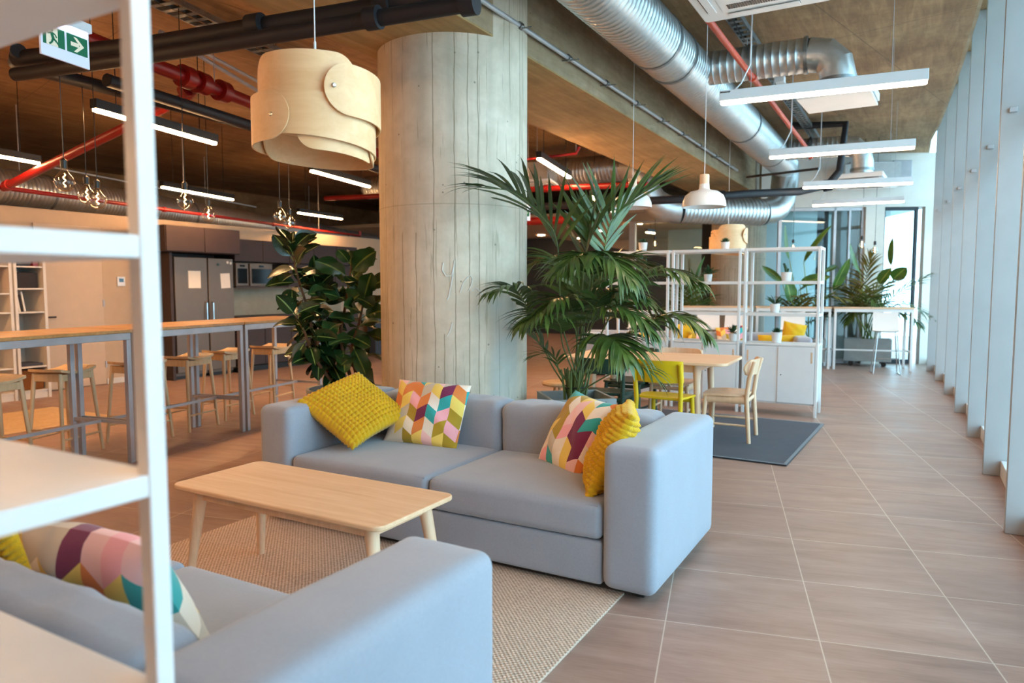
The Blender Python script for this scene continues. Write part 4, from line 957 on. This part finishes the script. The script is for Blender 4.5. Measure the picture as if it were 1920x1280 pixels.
shelf_unit('white shelf unit close to the camera, blurred at the left edge', (-1.785, .26, 0), 0)
bpy.data.objects['shelf_unit.003']['group'] = 'white shelf near the camera'
# ================================================================ far bar tables and white stools
fb = at(1711, 697, 0); fbl = at(1562, 692, 0); df = (fb-fbl); df.z = 0; df.normalize(); rf = R(12); df = Vector((math.cos(rf), math.sin(rf), 0))
for i, l in enumerate(('high white-legged table nearest the windows, before the planters', 'second high white-legged table along the glass partition', 'third high white-legged table along the glass partition')):
    L = 1.26; bar_table('bar_table', l, fb-df*(L+(L+.03)*i), rf, L, .6, 1.09, 'birch', 'white', group='high tables by the far glass')
def wstool(label, loc, rz, first=[None]):
    if first[0]: return dup(first[0], loc, rz, label)
    t = thing('white_bar_stool', label, 'bar stool', loc, rz, 'white shell bar stools at the far tables'); first[0] = t
    def fn(u, v, o):
        x = (u*2-1); s = v
        if s < .5: y = -.19+.38*(s/.5)*1.0; z = .70-.012*math.sin(PI*s/.5)
        else: k = (s-.5)/.5; y = .19+.05*math.sin(k*PI/2); z = .70+.30*k
        w = .20-.02*max(0, s-.5); return (x*w, -y+o*.004, z+.015*x*x+o*.006)
    m = MB(); m.grid(lambda u, v: fn(u, v, 1), 10, 20); b0 = len(m.v); m.grid(lambda u, v: fn(u, v, -1), 10, 20); m.f = [f if min(f) < b0 else f[::-1] for f in m.f]
    m.build('shell', 'plastic', t, ang=80)
    for s in (-1, 1):
        MB().tube([(s*.14, .10, .69), (s*.20, .20, .012), (s*.20, -.22, .012), (s*.14, -.12, .69)], .009, 8).build('sled_leg', 'chrome', t)
    MB().tube([(-.185, .15, .26), (.185, .15, .26)], .008, 8).build('footrest', 'chrome', t)
    return t
for px, yy, l, a in ((1660, 13.35, 'white bar stool standing clear at the far right table', 188), (1485, 12.85, 'white bar stool seen through the shelf unit by the windows', 190), (1377, 12.6, 'white bar stool seen right of the shelf post gap', 188), (1326, 12.5, 'white bar stool seen through the middle shelf unit', 194), (1195, 12.1, 'white bar stool seen behind the palm tips', 190)):
    p = atY(px, 690, yy); wstool(l, (p.x, p.y, 0), R(a))
# far sofa seen through the shelves
o_ = thing('sofa', 'long grey sofa seen through the far shelves', 'sofa', (-3.0, 11.0, 0), R(14))
MB().soft(-1.75, 1.75, .62, .9, .03, .70, .05).build('back_cushion', 'sofa', o_); MB().soft(-1.75, 1.75, 0, .62, .05, .42, .05).build('seat_cushion', 'sofa', o_)
for x in (-1.75, 1.52): MB().soft(x, x+.24, -.01, .9, .03, .68, .05).build('armrest', 'sofa', o_)
def fc(px0, px1, y0, y1, d, label, mat, knit, seed, rot=0, t=.14):
    c = atD((px0+px1)/2, (y0+y1)/2, d); w = abs(px1-px0)/F*d; h = abs(y1-y0)/F*d*1.0
    o = pillow_mesh(w, h, t, False, seed, 16).build('throw_cushion', mat, None, ang=180)
    o.matrix_world = Matrix.Translation(c) @ Matrix.Rotation(YAW-.1, 4, 'Z') @ Matrix.Rotation(R(78), 4, 'X') @ Matrix.Rotation(R(rot), 4, 'Z'); tag(o, label, 'cushion', 'cushions on the far sofa')
fc(1468, 1508, 606, 645, 12.0, 'yellow cushion on the far sofa, rightmost and upright', 'yellow', 1, 41, -12)
fc(1424, 1492, 628, 648, 11.8, 'yellow cushion lying flat in front of the upright yellow one', 'yellow', 1, 42)
fc(1345, 1398, 612, 648, 12.0, 'chevron cushion on the far sofa left of the shelf post', 'chev', 0, 43, 6)
fc(1262, 1300, 605, 642, 12.0, 'yellow cushion on the far sofa behind the palm tips', 'yellow', 1, 44, 14)
fc(1290, 1325, 624, 645, 11.9, 'chevron cushion beside the yellow one behind the palm tips', 'chev2', 0, 45, -10)
fc(1200, 1232, 622, 642, 11.9, 'yellow cushion at the left end of the far sofa', 'yellow', 1, 46, 8)
# ================================================================ dining set
tx0, tx1, ty0, ty1 = -3.08, -1.46, 6.42, 7.34
t = thing('dining_table', 'long pale wood dining table in front of the white shelves', 'dining table', ((tx0+tx1)/2, (ty0+ty1)/2, .0), R(2)); hx, hy = (tx1-tx0)/2, (ty1-ty0)/2
MB().prism(rrect(-hx, hx, -hy, hy, .10), .712, .74).build('tabletop', 'birch', t, bevel=.006, seg=3)
m = MB()
for s in (-1, 1): m.box(-hx+.30, hx-.30, s*(hy-.16)-.011, s*(hy-.16)+.011, .63, .712); m.box(s*(hx-.3)-.011, s*(hx-.3)+.011, -hy+.16, hy-.16, .63, .712)
m.build('apron', 'birchleg', t, bevel=.003)
for sx in (-1, 1):
    for sy in (-1, 1): MB().tube([(sx*(hx-.27), sy*(hy-.15), .014), (sx*(hx-.30), sy*(hy-.16), .712)], [.024, .034], 18).build('leg', 'birchleg', t)
def chair(name, label, loc, rz, mat, wrap=True):
    """front of the chair looks along local +y"""
    t = thing(name, label, 'dining chair', loc, rz, 'dining chairs'); n = 12
    def fn(u, v, s):
        x, y = u*2-1, v*2-1; rr = (1-.13*max(0, -y)**2)*(1-.05*y*y)
        X = x*.225*rr; Yv = y*.205*(1-.10*x*x)
        return (X, Yv, .445+s*.009-.014*(1-x*x)*(1-y*y)-(.012*y*y if y > 0 else 0))
    m = MB(); m.grid(lambda u, v: fn(u, v, 1), n, n); b0 = len(m.v); m.grid(lambda u, v: fn(u, v, -1), n, n); m.f = [f if min(f) < b0 else f[::-1] for f in m.f]
    w = n+1; rim = [i*w for i in range(w)]+[n*w+j for j in range(1, w)]+[i*w+n for i in range(n-1, -1, -1)]+[j for j in range(n-1, 0, -1)]
    for a, b in zip(rim, rim[1:]+rim[:1]): m.f.append((a, b, b+b0, a+b0)); m.m.append(0)
    m.build('seat', mat, t, ang=50)
    for s in (-1, 1):
        MB().tube([(s*.20, .19, .014), (s*.185, .165, .43)], [.017, .021], 12).build('leg', mat, t)
        MB().tube([(s*.215, -.235, .014), (s*.205, -.205, .42), (s*.212, -.225, .60), (s*.215, -.268, .76)], [.018, .021, .021, .017], 12).build('back_leg', mat, t)
        if wrap: MB().tube([(s*.197, .18, .17), (s*.212, -.222, .17)], .011, 8).build('stretcher', mat, t)
        if wrap: MB().tube([(s*.19, .17, .40), (s*.205, -.205, .40)], .013, 8, flat=2.6).build('side_rail', mat, t)
    MB().tube([(-.185, .165, .39), (.185, .165, .39)], .010, 8, flat=2).build('front_rail', mat, t)
    if wrap: MB().tube([(-.205, -.205, .39), (.205, -.205, .39)], .010, 8, flat=2).build('back_rail', mat, t)
    z0, z1, ww = (.63, .775, .25) if wrap else (.59, .79, .228)
    def bk(u, v, o):
        a = (u*2-1); z = z0+(z1-z0)*v; e = math.sqrt(max(.0, 1-max(0, (abs(a)-.72)/.28)**2*.96)) if wrap else 1-.06*abs(a)**6; zc = (z0+z1)/2; z = zc+(z-zc)*e
        return (a*ww, -.30+.075*a*a-(z-z0)*.18+.03+o*.008+(.02 if wrap else .0), z)
    m = MB(); nu, nv = 16, 4; m.grid(lambda u, v: bk(u, v, 1), nu, nv); b0 = len(m.v); m.grid(lambda u, v: bk(u, v, -1), nu, nv); m.f = [f[::-1] if min(f) < b0 else f for f in m.f]
    w = nv+1; rim = [i*w for i in range(nu+1)]+[nu*w+j for j in range(1, w)]+[i*w+nv for i in range(nu-1, -1, -1)]+[j for j in range(nv-1, 0, -1)]
    for a, b in zip(rim, rim[1:]+rim[:1]): m.f.append((a, b, b+b0, a+b0)); m.m.append(0)
    m.build('backrest', mat, t, ang=60)
    return t
c_end = chair('dining_chair', 'pale wood dining chair at the window end of the table', (-1.50, 6.79, 0), R(92), 'birchleg')
py_ = at(1233, 676, .785); chair('dining_chair', 'bright yellow dining chair with its back to the sofa', (py_.x, py_.y+.27, 0), R(-3), 'chairy', False)
pg = at(1120, 672, .775); chair('dining_chair', 'dark green dining chair behind the palm stems', (pg.x, pg.y+.27, 0), R(4), 'chairg')
pw = at(1278, 652, .775); dup(c_end, (pw.x, pw.y-.27, 0), R(180), 'pale wood dining chair on the far side of the table')
pg2 = at(1196, 650, .775); chair('dining_chair', 'dark green dining chair on the far side of the table', (pg2.x, pg2.y-.27, 0), R(176), 'chairg')
# ================================================================ leaves
def crom(P, k=6):
    P = [Vector(p) for p in P]; Q = [P[0]*2-P[1]]+P+[P[-1]*2-P[-2]]; out = []
    for i in range(1, len(Q)-2):
        for j in range(k):
            t = j/k; a, b, c, d = Q[i-1], Q[i], Q[i+1], Q[i+2]
            out.append(.5*((2*b)+(c-a)*t+(2*a-5*b+4*c-d)*t*t+(3*b-a-3*c+d)*t**3))
    return out+[P[-1]]
def leaflet(m, p, d, nrm, L, w, droop, mi=0, seg=6, fold=.25):
    d = d.normalized(); sd = d.cross(nrm).normalized(); vs, fs = [], []; q = p.copy(); cur = d.copy()
    for i in range(seg+1):
        s = i/seg; ww = w*(math.sin(PI*min(1, s*.86+.10))**.75)*(1-s**4) if i < seg else 0
        ww = max(ww, .0006)
        n_ = sd.cross(cur).normalized()
        vs += [q-sd*ww+n_*ww*fold, q, q+sd*ww+n_*ww*fold]
        cur = (cur+Vector((0, 0, -droop*(.4+s)))/seg*1.6).normalized(); q = q+cur*(L/seg)
    for i in range(seg):
        a = i*3; fs += [(a, a+1, a+4, a+3), (a+1, a+2, a+5, a+4)]
    m.add(vs, fs, mi)
def frond(parent, pts, start=.5, n=22, L=.38, w=.016, droop=.5, a0=62, a1=14, rad=.006, mats=('palm', 'palmstem'), side=None, seed=0, name='frond'):
    rnd = random.Random(seed); C_ = crom(pts, 8); N = len(C_); m = MB(); o = Vector(parent.location) if parent else Vector()
    rr = [rad*(1.25-.95*i/(N-1)) for i in range(N)]
    m.tube([p-o for p in C_], rr, 6, mi=1)
    cum = [0]
    for a, b in zip(C_[:-1], C_[1:]): cum.append(cum[-1]+(b-a).length)
    def samp(s):
        x = s*cum[-1]
        for i in range(N-1):
            if cum[i+1] >= x: f = (x-cum[i])/max(1e-6, cum[i+1]-cum[i]); return C_[i].lerp(C_[i+1], f), (C_[i+1]-C_[i]).normalized()
        return C_[-1], (C_[-1]-C_[-2]).normalized()
    for i in range(n):
        f = i/(n-1); s = start+(1-start)*f*.995; p, T = samp(s)
        S = side.copy() if side else T.cross(Vector((0, 0, 1)))
        if S.length < .05: S = Vector((1, 0, 0))
        S = (S-T*S.dot(T)).normalized(); U = S.cross(T).normalized()
        if U.z < 0: U = -U
        al = R(a0+(a1-a0)*f**1.2); env = (math.sin(PI*(.22+.70*f)))**.8*1.05
        for sg in (-1, 1):
            al2 = al*rnd.uniform(.85, 1.12); d = T*math.cos(al2)+S*sg*math.sin(al2)+U*rnd.uniform(.05, .28)
            leaflet(m, p-o, d, U, L*env*rnd.uniform(.86, 1.1), w*rnd.uniform(.85, 1.15), droop*rnd.uniform(.75, 1.25), 0)
    d = T; leaflet(m, C_[-1]-o, T, Vector((0, 0, 1)), L*.5, w, droop)
    return m.build(name, mats, parent, ang=180)
def planter(t, w, h, square=True, mat='pot', soilz=.06, th=.025):
    if square:
        m = MB(); s = w/2; v = []
        for hh, zz in ((s, 0), (s, h), (s-th, h), (s-th, h-soilz)): v += [(-hh, -hh, zz), (hh, -hh, zz), (hh, hh, zz), (-hh, hh, zz)]
        fs = [(0, 3, 2, 1)]+[(k*4+i, k*4+(i+1) % 4, k*4+4+(i+1) % 4, k*4+4+i) for k in range(3) for i in range(4)]
        m.add(v, fs); o = m.build('planter_pot', mat, t, smooth=False, bevel=.004)
        MB().box(-s+th, s-th, -s+th, s-th, h-soilz-.03, h-soilz).build('soil', 'soil', t)
    else:
        r = w/2; MB().lathe([(0, 0), (r*.82, 0), (r*.86, .01), (r, h), (r-th, h), (r-th*1.1, h-soilz)], 36).build('planter_pot', mat, t)
        MB().lathe([(0, h-soilz-.02), (r*.95-th, h-soilz-.02), (r*.95-th, h-soilz), (0, h-soilz)], 30).build('soil', 'soil', t)
# ---- the big palm
PX, PY = -2.25, 4.97
palm = thing('potted_palm', 'tall kentia palm in a square grey planter behind the sofa', 'potted plant', (PX, PY, 0), 0)
s_ = .25; Tq = Matrix.Rotation(R(40), 4, 'Z'); m = MB(); v = []
for hh, zz in ((.23, 0), (.25, .6), (.225, .6), (.22, .52)): v += [(-hh, -hh, zz), (hh, -hh, zz), (hh, hh, zz), (-hh, hh, zz)]
m.add(v, [(0, 3, 2, 1)]+[(k*4+i, k*4+(i+1) % 4, k*4+4+(i+1) % 4, k*4+4+i) for k in range(3) for i in range(4)], 0, Tq); m.build('planter_pot', 'pot', palm, smooth=False, bevel=.004)
MB().box(-.22, .22, -.22, .22, .49, .52, T=Tq).build('soil', 'soil', palm)
FR = [
 ([(1062,738,5.42),(1053,600,5.36),(1045,458,5.3),(1018,408,5.2),(965,362,4.95),(905,352,4.8)], .58, 15, .62, .014, .42, 34, 8),
 ([(1075,738,5.4),(1086,600,5.4),(1098,478,5.4),(1103,440,5.42),(1112,405,5.5)], .76, 11, .50, .018, .10, 52, 8),
 ([(1090,738,5.45),(1121,560,5.45),(1141,430,5.4),(1180,380,5.3),(1235,345,5.2)], .62, 14, .55, .017, .16, 46, 8),
 ([(1080,738,5.4),(1096,600,5.35),(1108,492,5.2),(1085,478,5.0),(1050,505,4.82)], .68, 18, .36, .015, 1.0, 66, 20),
 ([(1085,738,5.4),(1106,560,5.3),(1116,490,5.15),(1145,482,5.0),(1178,520,4.86)], .66, 18, .40, .016, 1.0, 64, 20),
 ([(1092,738,5.4),(1130,620,5.4),(1172,550,5.3),(1240,508,5.15),(1310,530,5.02)], .50, 22, .36, .015, .95, 58, 16),
 ([(1060,738,5.4),(1020,650,5.35),(988,575,5.3),(960,538,5.1),(920,548,4.95)], .62, 14, .30, .013, .8, 50, 12),
 ([(1095,738,5.4),(1150,655,5.4),(1215,605,5.3),(1275,592,5.2),(1325,628,5.1)], .48, 22, .34, .015, .95, 56, 14),
 ([(1068,738,5.4),(1056,650,5.3),(1048,606,5.1),(1018,588,4.95),(985,606,4.85)], .58, 18, .36, .016, .85, 62, 20),
 ([(1055,738,5.42),(1035,685,5.4),(1017,650,5.35),(995,628,5.3),(972,620,5.25)], .62, 8, .24, .011, .35, 40, 10),
 ([(1085,738,5.4),(1105,680,5.2),(1130,634,5.0),(1152,638,4.85),(1172,665,4.75)], .60, 20, .40, .018, 1.0, 64, 22),
 ([(1062,738,5.42),(1050,700,5.4),(1042,672,5.3),(1022,662,5.25),(1000,668,5.2)], .60, 9, .20, .008, .4, 40, 10),
 ([(1090,738,5.45),(1130,620,5.5),(1165,565,5.55),(1215,570,5.6),(1262,610,5.6)], .52, 20, .36, .015, .9, 58, 16),
 ([(1080,738,5.45),(1088,580,5.6),(1064,505,5.75),(1025,485,5.85),(985,505,5.95)], .60, 18, .40, .015, .8, 58, 16),
 ([(1085,738,5.45),(1100,560,5.55),(1130,515,5.65),(1165,492,5.7),(1215,500,5.8)], .58, 18, .42, .016, .6, 56, 14),
 ([(1100,738,5.4),(1150,698,5.2),(1185,684,5.1),(1215,694,5.0),(1236,716,5.0)], .66, 8, .24, .011, .6, 40, 10),
 ([(1078,738,5.4),(1078,610,5.3),(1066,566,5.1),(1042,560,4.95),(1018,584,4.88)], .60, 18, .34, .015, .9, 60, 20),
 ([(1085,738,5.4),(1110,610,5.25),(1146,576,5.1),(1188,586,4.98),(1220,620,4.9)], .55, 20, .36, .015, .95, 58, 18),
 ([(1082,738,5.4),(1100,620,5.4),(1125,560,5.3),(1160,545,5.2),(1200,560,5.1)], .52, 18, .36, .015, .8, 58, 18),
 ([(1076,738,5.4),(1082,640,5.5),(1088,560,5.6),(1098,525,5.7),(1120,500,5.8)], .6, 16, .40, .016, .5, 56, 16)]
for i, (P_, st, n_, L_, w_, dr_, A0, A1) in enumerate(FR):
    pts = [atD(x, y, d) for x, y, d in P_]
    b = Vector((PX+math.cos(i*2.4)*.06, PY+math.sin(i*2.4)*.06, .5)); pts[0] = b+Vector((0, 0, .02)); pts.insert(1, b.lerp(atD(*P_[1]), .3)+Vector((0, 0, .06)))
    frond(palm, pts, st, int(n_*1.15), L_, w_*1.25, dr_, A0, A1, seed=i)
m = MB()
for i in range(16):
    a = i*2.4; r = .03+.004*i; m.tube([(r*math.cos(a), r*math.sin(a), .5), (r*1.1*math.cos(a+.2), r*1.1*math.sin(a+.2), .62), (r*1.5*math.cos(a+.3), r*1.5*math.sin(a+.3), .80)], [.012, .011, .006], 7)
m.build('stem_cluster', 'palmstem', palm)
MB().tube([(.085*math.cos(i*PI/8), .085*math.sin(i*PI/8), .66+.004*math.sin(i)) for i in range(16)], .005, 6, closed=True).build('tie', 'black', palm)
# ---- broad leaves
def broad(m, p, d, up, L, W, curl=.3, wave=0., seed=0, mi=(0, 1), seg=8):
    rnd = random.Random(seed); d = d.normalized(); sd = d.cross(up).normalized(); cur = d.copy(); q = p.copy(); vs = []; cols = (-1, -.6, -.08, .08, .6, 1)
    ph = rnd.uniform(0, 6)
    for i in range(seg+1):
        s = i/seg; ww = W/2*max(.02, math.sin(PI*s**.85)**.62) if 0 < i < seg else W*.02
        if wave: ww *= (1-.22*math.exp(-((s-.42)/.12)**2))*(.72+.5*s)
        n_ = sd.cross(cur).normalized()
        for c in cols: vs.append(q+sd*ww*c+n_*(abs(c)**1.5*ww*.32+wave*ww*math.sin(8*s+ph+c*2)*abs(c)-(.004 if abs(c) < .1 else 0)))
        cur = (cur+Vector((0, 0, -1))*curl/seg).normalized(); q = q+cur*L/seg
    k = len(cols)
    for i in range(seg):
        for j in range(k-1):
            a = i*k+j; m.add([], []); m.f.append(tuple(x+m_off(m, vs) for x in (a, a+1, a+k+1, a+k))); m.m.append(mi[1] if j == 2 else mi[0])
    m.v += [tuple(v) for v in vs]
def m_off(m, vs): return len(m.v)
def leafy(parent, stem, n, L, W, mats, seed, lo=.25, wave=0, upb=.25, spread=.05, curl=.5, topup=True):
    rnd = random.Random(seed); o = Vector(parent.location); S = crom(stem, 6); m = MB()
    MB().tube([p-o for p in S], [.013*(1.3-.8*i/len(S)) for i in range(len(S))], 8).build('stem', 'bark', parent)
    for i in range(n):
        f = i/(n-1); s = lo+(1-lo)*f; x = s*(len(S)-1); k = min(len(S)-2, int(x)); p = S[k].lerp(S[k+1], x-k)-o
        a = i*2.39996+seed; el = (rnd.uniform(.5, 1.15) if f > .72 else rnd.uniform(-.2, .7) if f > .4 else rnd.uniform(-.9, .2))
        d = Vector((math.cos(a), math.sin(a), 0))*math.cos(el)+Vector((0, 0, math.sin(el)))
        q = p+d*spread*rnd.uniform(.6, 1.3); m.tube([p, q], .004, 5, mi=1)
        sz = rnd.uniform(.75, 1.1)*(1-.25*(f > .9)); broad(m, q, d, Vector((math.cos(a)*.5+rnd.uniform(-.5, .5)+.35, math.sin(a)*.5+rnd.uniform(-.5, .5)-.5, .75)), L*sz, W*sz, curl*rnd.uniform(.5, 1.3), wave, seed*50+i)
    return m.build('foliage', mats, parent, ang=180)
RP = Vector((-4.18, 4.52, 0)); dR = math.hypot(RP.x, RP.y)
fig = thing('potted_plant', 'rubber plant and fiddle leaf fig in one round grey planter by the column', 'potted plant', RP, 0)
planter(fig, .66, .575, False)
leafy(fig, [RP+Vector((-.05, .0, .5)), atD(597, 660, dR-.05), atD(577, 580, dR-.1), atD(556, 510, dR-.1), atD(547, 455, dR-.1)], 42, .225, .135, ('rubber', 'rib'), 3, lo=.22)
leafy(fig, [RP+Vector((.02, .06, .5)), atD(606, 650, dR), atD(600, 580, dR+.05), atD(590, 520, dR+.1)], 30, .21, .13, ('rubber', 'rib'), 5, lo=.15)
leafy(fig, [RP+Vector((.02, -.06, .5)), atD(590, 670, dR-.15), atD(570, 620, dR-.25), atD(548, 580, dR-.3)], 18, .21, .13, ('rubber', 'rib'), 15, lo=.3)
leafy(fig, [RP+Vector((.12, .0, .5)), atD(640, 640, dR-.05), atD(650, 560, dR-.05), atD(660, 490, dR-.02)], 22, .28, .19, ('fiddle', 'rib'), 7, lo=.2, wave=.35, upb=.35)
leafy(fig, [RP+Vector((.16, .03, .5)), atD(660, 660, dR-.1), atD(675, 600, dR-.1), atD(685, 540, dR)], 22, .26, .18, ('fiddle', 'rib'), 9, lo=.25, wave=.35, upb=.2)
# ---- small potted plants on the shelves
def small(label, px, z, kind, r=.05, h=.085, y=8.50):
    p = atY(px, 500, y); t = thing('potted_plant', label, 'potted plant', (p.x, y, z+.001), 0, 'small potted plants on the white shelves')
    MB().lathe([(0, 0), (r*.8, 0), (r, h), (r-.006, h), (r-.01, h-.015), (0, h-.015)], 18).build('pot', 'potw', t); rnd = random.Random(px); m = MB()
    if kind == 'succulent':
        for i in range(26):
            a = i*2.4; rr = .7*(i/26)+.05; d = Vector((math.cos(a)*rr, math.sin(a)*rr, 1.1-rr*.9)); leaflet(m, Vector((0, 0, h-.015)), d, Vector((math.sin(a), -math.cos(a), .1)), .07, .010, 0, 0, 4)
    elif kind == 'aloe':
        for i in range(14):
            a = i*2.4; rr = .35+.5*(i/14); leaflet(m, Vector((0, 0, h-.01)), Vector((math.cos(a)*rr, math.sin(a)*rr, .8)), Vector((math.sin(a), -math.cos(a), .2)), .14, .009, .5, 0, 5)
    elif kind == 'cactus':
        m.lathe([(0, h-.01), (.03, h), (.038, h+.12), (.036, h+.24), (.02, h+.30), (0, h+.31)], 12); m.tube([(.03, 0, h+.10), (.07, 0, h+.12), (.07, 0, h+.2)], .018, 8)
    elif kind == 'bush':
        for i in range(40):
            a = i*2.4; e = rnd.uniform(.1, 1.4); d = Vector((math.cos(a)*math.cos(e), math.sin(a)*math.cos(e), math.sin(e))); leaflet(m, Vector((0, 0, h))+d*.02, d, Vector((0, 0, 1)), rnd.uniform(.06, .11), .014, .3, 0, 4)
    elif kind == 'spike':
        m.tube([(0, 0, h-.01), (-.01, 0, h+.05), (-.03, 0, h+.1)], [.014, .018, .012], 8); m.tube([(0.01, 0, h-.01), (.02, 0, h+.04)], .01, 8)
    m.build('plant', 'cactus', t, ang=60)
small('small succulent in a white pot on the left shelf top', 1205, 1.87, 'succulent', .055, .11)
small('small succulent in a white pot on the middle shelf top', 1359, 1.87, 'succulent')
small('tall cactus in a white pot on the left unit board', 1200, 1.498, 'cactus')
small('small leafy plant in a white pot on the middle unit board', 1328, 1.498, 'bush')
small('dark spiky plant in a white pot on the unit nearest the windows', 1475, 1.498, 'spike', .06, .10)
small('aloe in a white pot on the board above the yellow cushions', 1455, 1.142, 'aloe', .055, .10)
small('succulent in a white pot on the cabinet before the yellow cushions', 1460, .80, 'succulent', .06, .12)
small('bushy plant in a white pot on the middle cabinet', 1377, .80, 'bush', .05, .09)
small('small plant in a white pot on the left cabinet behind the palm', 1190, .80, 'succulent', .055, .10)
# ---- planters with big plants along the far glass
def big_leaf(t, base, tip, stem0, W, mat='strel', seed=0, split=False):
    o = Vector(t.location); m = MB(); b, e = Vector(base), Vector(tip)
    m.tube([Vector(stem0)-o, Vector(stem0).lerp(b, .5)+Vector((.03, 0, 0))-o, b-o], [.012, .010, .006], 6, mi=1)
    broad(m, b-o, e-b, Vector((math.cos(YAW+1.57+seed), math.sin(YAW+1.57+seed)-.9, .35)), (e-b).length*1.05, W, .25, 0, seed)
    m.build('leaf', (mat, 'rib'), t, ang=180)
def trough(label, px0, px1, y_, d, h=.5, w=.34, casters=True):
    a, b = atD(px0, 640, d), atD(px1, 640, d); c = (a+b)/2; L = (b-a).length
    t = thing('planter_trough', label, 'planter', (c.x, c.y, 0), math.atan2(b.y-a.y, b.x-a.x)-.0, 'rectangular planters along the far glass')
    m = MB(); v = []; z0 = .09 if casters else .02
    for hx_, hy_, zz in ((L/2, w/2, z0), (L/2, w/2, h), (L/2-.03, w/2-.03, h), (L/2-.03, w/2-.03, h-.06)): v += [(-hx_, -hy_, zz), (hx_, -hy_, zz), (hx_, hy_, zz), (-hx_, hy_, zz)]
    m.add(v, [(0, 3, 2, 1)]+[(k*4+i, k*4+(i+1) % 4, k*4+4+(i+1) % 4, k*4+4+i) for k in range(3) for i in range(4)]); m.build('box', 'pot', t, smooth=False, bevel=.004)
    MB().box(-L/2+.03, L/2-.03, -w/2+.03, w/2-.03, h-.1, h-.06).build('soil', 'soil', t)
    for sx in (-1, 1):
        for sy in (-1, 1): MB().lathe([(0, -.018), (.04, -.018), (.045, -.01), (.045, .01), (.04, .018), (0, .018)], 14, T=Matrix.Translation((sx*(L/2-.12), sy*(w/2-.06), .045)) @ Matrix.Rotation(R(90), 4, 'X')).build('caster', 'blackm', t)
    return t, c
t1, c1 = trough('grey planter on casters behind the high table by the windows', 1583, 1672, 0, 14.55)
t2, c2 = trough('grey planter half hidden behind the shelf unit', 1462, 1548, 0, 14.1)
t3, c3 = trough('dark shaded planter behind the middle shelf unit', 1255, 1335, 0, 14.3)
def plant_group(name, label, c, leaves, fronds, mats=('palm', 'palmstem')):
    t = thing(name, label, 'plant', (c.x, c.y, .44), 0, 'big plants along the far glass')
    for i, (b, e, d, W) in enumerate(leaves):
        big_leaf(t, atD(*b, d), atD(*e, d-.1), (c.x+.12*math.sin(i*2), c.y, .44), W, seed=i)
    for i, (pts, L_, mm, n_) in enumerate(fronds):
        q = [Vector((c.x+.1*math.sin(i*3), c.y+.05*math.cos(i), .44))]+[atD(*p) for p in pts]; frond(t, q, .45, n_, L_, .017, .6, 58, 14, .008, mm, seed=100+i)
    return t
dk, ol = ('palm', 'palmstem'), ('olive', 'palmstem')
plant_group('strelitzia', 'tall strelitzia leaves rising above the shelf unit by the windows', c2,
  [((1480, 487), (1474, 424), 13.7, .20), ((1507, 492), (1552, 422), 13.7, .17), ((1466, 528), (1434, 496), 13.8, .14), ((1500, 532), (1552, 512), 13.8, .20), ((1484, 565), (1477, 528), 13.6, .26), ((1497, 545), (1520, 520), 13.9, .2)],
  [([(1500, 590, 14), (1520, 560, 13.9), (1555, 556, 13.8)], .45, dk, 16), ([(1490, 600, 14), (1480, 570, 13.9), (1458, 575, 13.8)], .4, dk, 16), ([(1520, 600, 14), (1545, 560, 13.9), (1580, 560, 13.7)], .45, ol, 16), ([(1505, 600, 14), (1498, 562, 13.8), (1492, 555, 13.5)], .35, ol, 14), ([(1510, 610, 14), (1530, 600, 13.9), (1560, 590, 13.8)], .4, dk, 16)])
plant_group('strelitzia', 'strelitzia and palm clump in the planter on casters', c1,
  [((1612, 510), (1597, 458), 14.4, .24), ((1671, 498), (1674, 448), 14.4, .17), ((1648, 532), (1668, 502), 14.3, .20), ((1674, 524), (1697, 500), 14.3, .24), ((1562, 545), (1588, 486), 14.2, .20), ((1570, 498), (1546, 506), 14.4, .10)],
  [([(1612, 590, 14.4), (1600, 548, 14.2), (1560, 540, 14.0)], .5, ol, 20), ([(1622, 590, 14.4), (1640, 548, 14.2), (1682, 526, 14.0)], .5, ol, 20), ([(1640, 590, 14.4), (1685, 548, 14.2), (1738, 518, 14.0)], .45, dk, 18),
   ([(1640, 600, 14.4), (1690, 570, 14.3), (1738, 588, 14.1)], .45, dk, 18), ([(1622, 570, 14.5), (1624, 520, 14.5), (1634, 478, 14.6)], .45, ol, 16), ([(1630, 600, 14.4), (1655, 570, 14.2), (1690, 590, 14.0)], .45, dk, 18),
   ([(1610, 600, 14.4), (1590, 570, 14.2), (1555, 585, 14.0)], .45, dk, 18), ([(1625, 600, 14.4), (1632, 560, 14.0), (1645, 575, 13.8)], .4, dk, 16), ([(1615, 600, 14.4), (1605, 575, 14.0), (1590, 600, 13.8)], .4, dk, 16), ([(1650, 600, 14.4), (1700, 590, 14.3), (1725, 610, 14.1)], .35, dk, 14)])
plant_group('shaded_palm', 'dark palms in shade behind the middle shelf unit', c3, [((1300, 545), (1318, 482), 14.2, .2), ((1270, 540), (1255, 500), 14.2, .18)],
  [([(1290, 590, 14.2), (1280, 540, 14), (1250, 520, 13.9)], .5, dk, 18), ([(1295, 590, 14.2), (1305, 530, 14), (1335, 510, 13.9)], .5, dk, 18), ([(1290, 600, 14.2), (1270, 570, 14), (1240, 580, 13.9)], .5, dk, 18), ([(1298, 600, 14.2), (1315, 565, 14), (1340, 575, 13.9)], .5, dk, 18), ([(1294, 590, 14.2), (1292, 530, 14.2), (1290, 495, 14.2)], .45, dk, 16)])
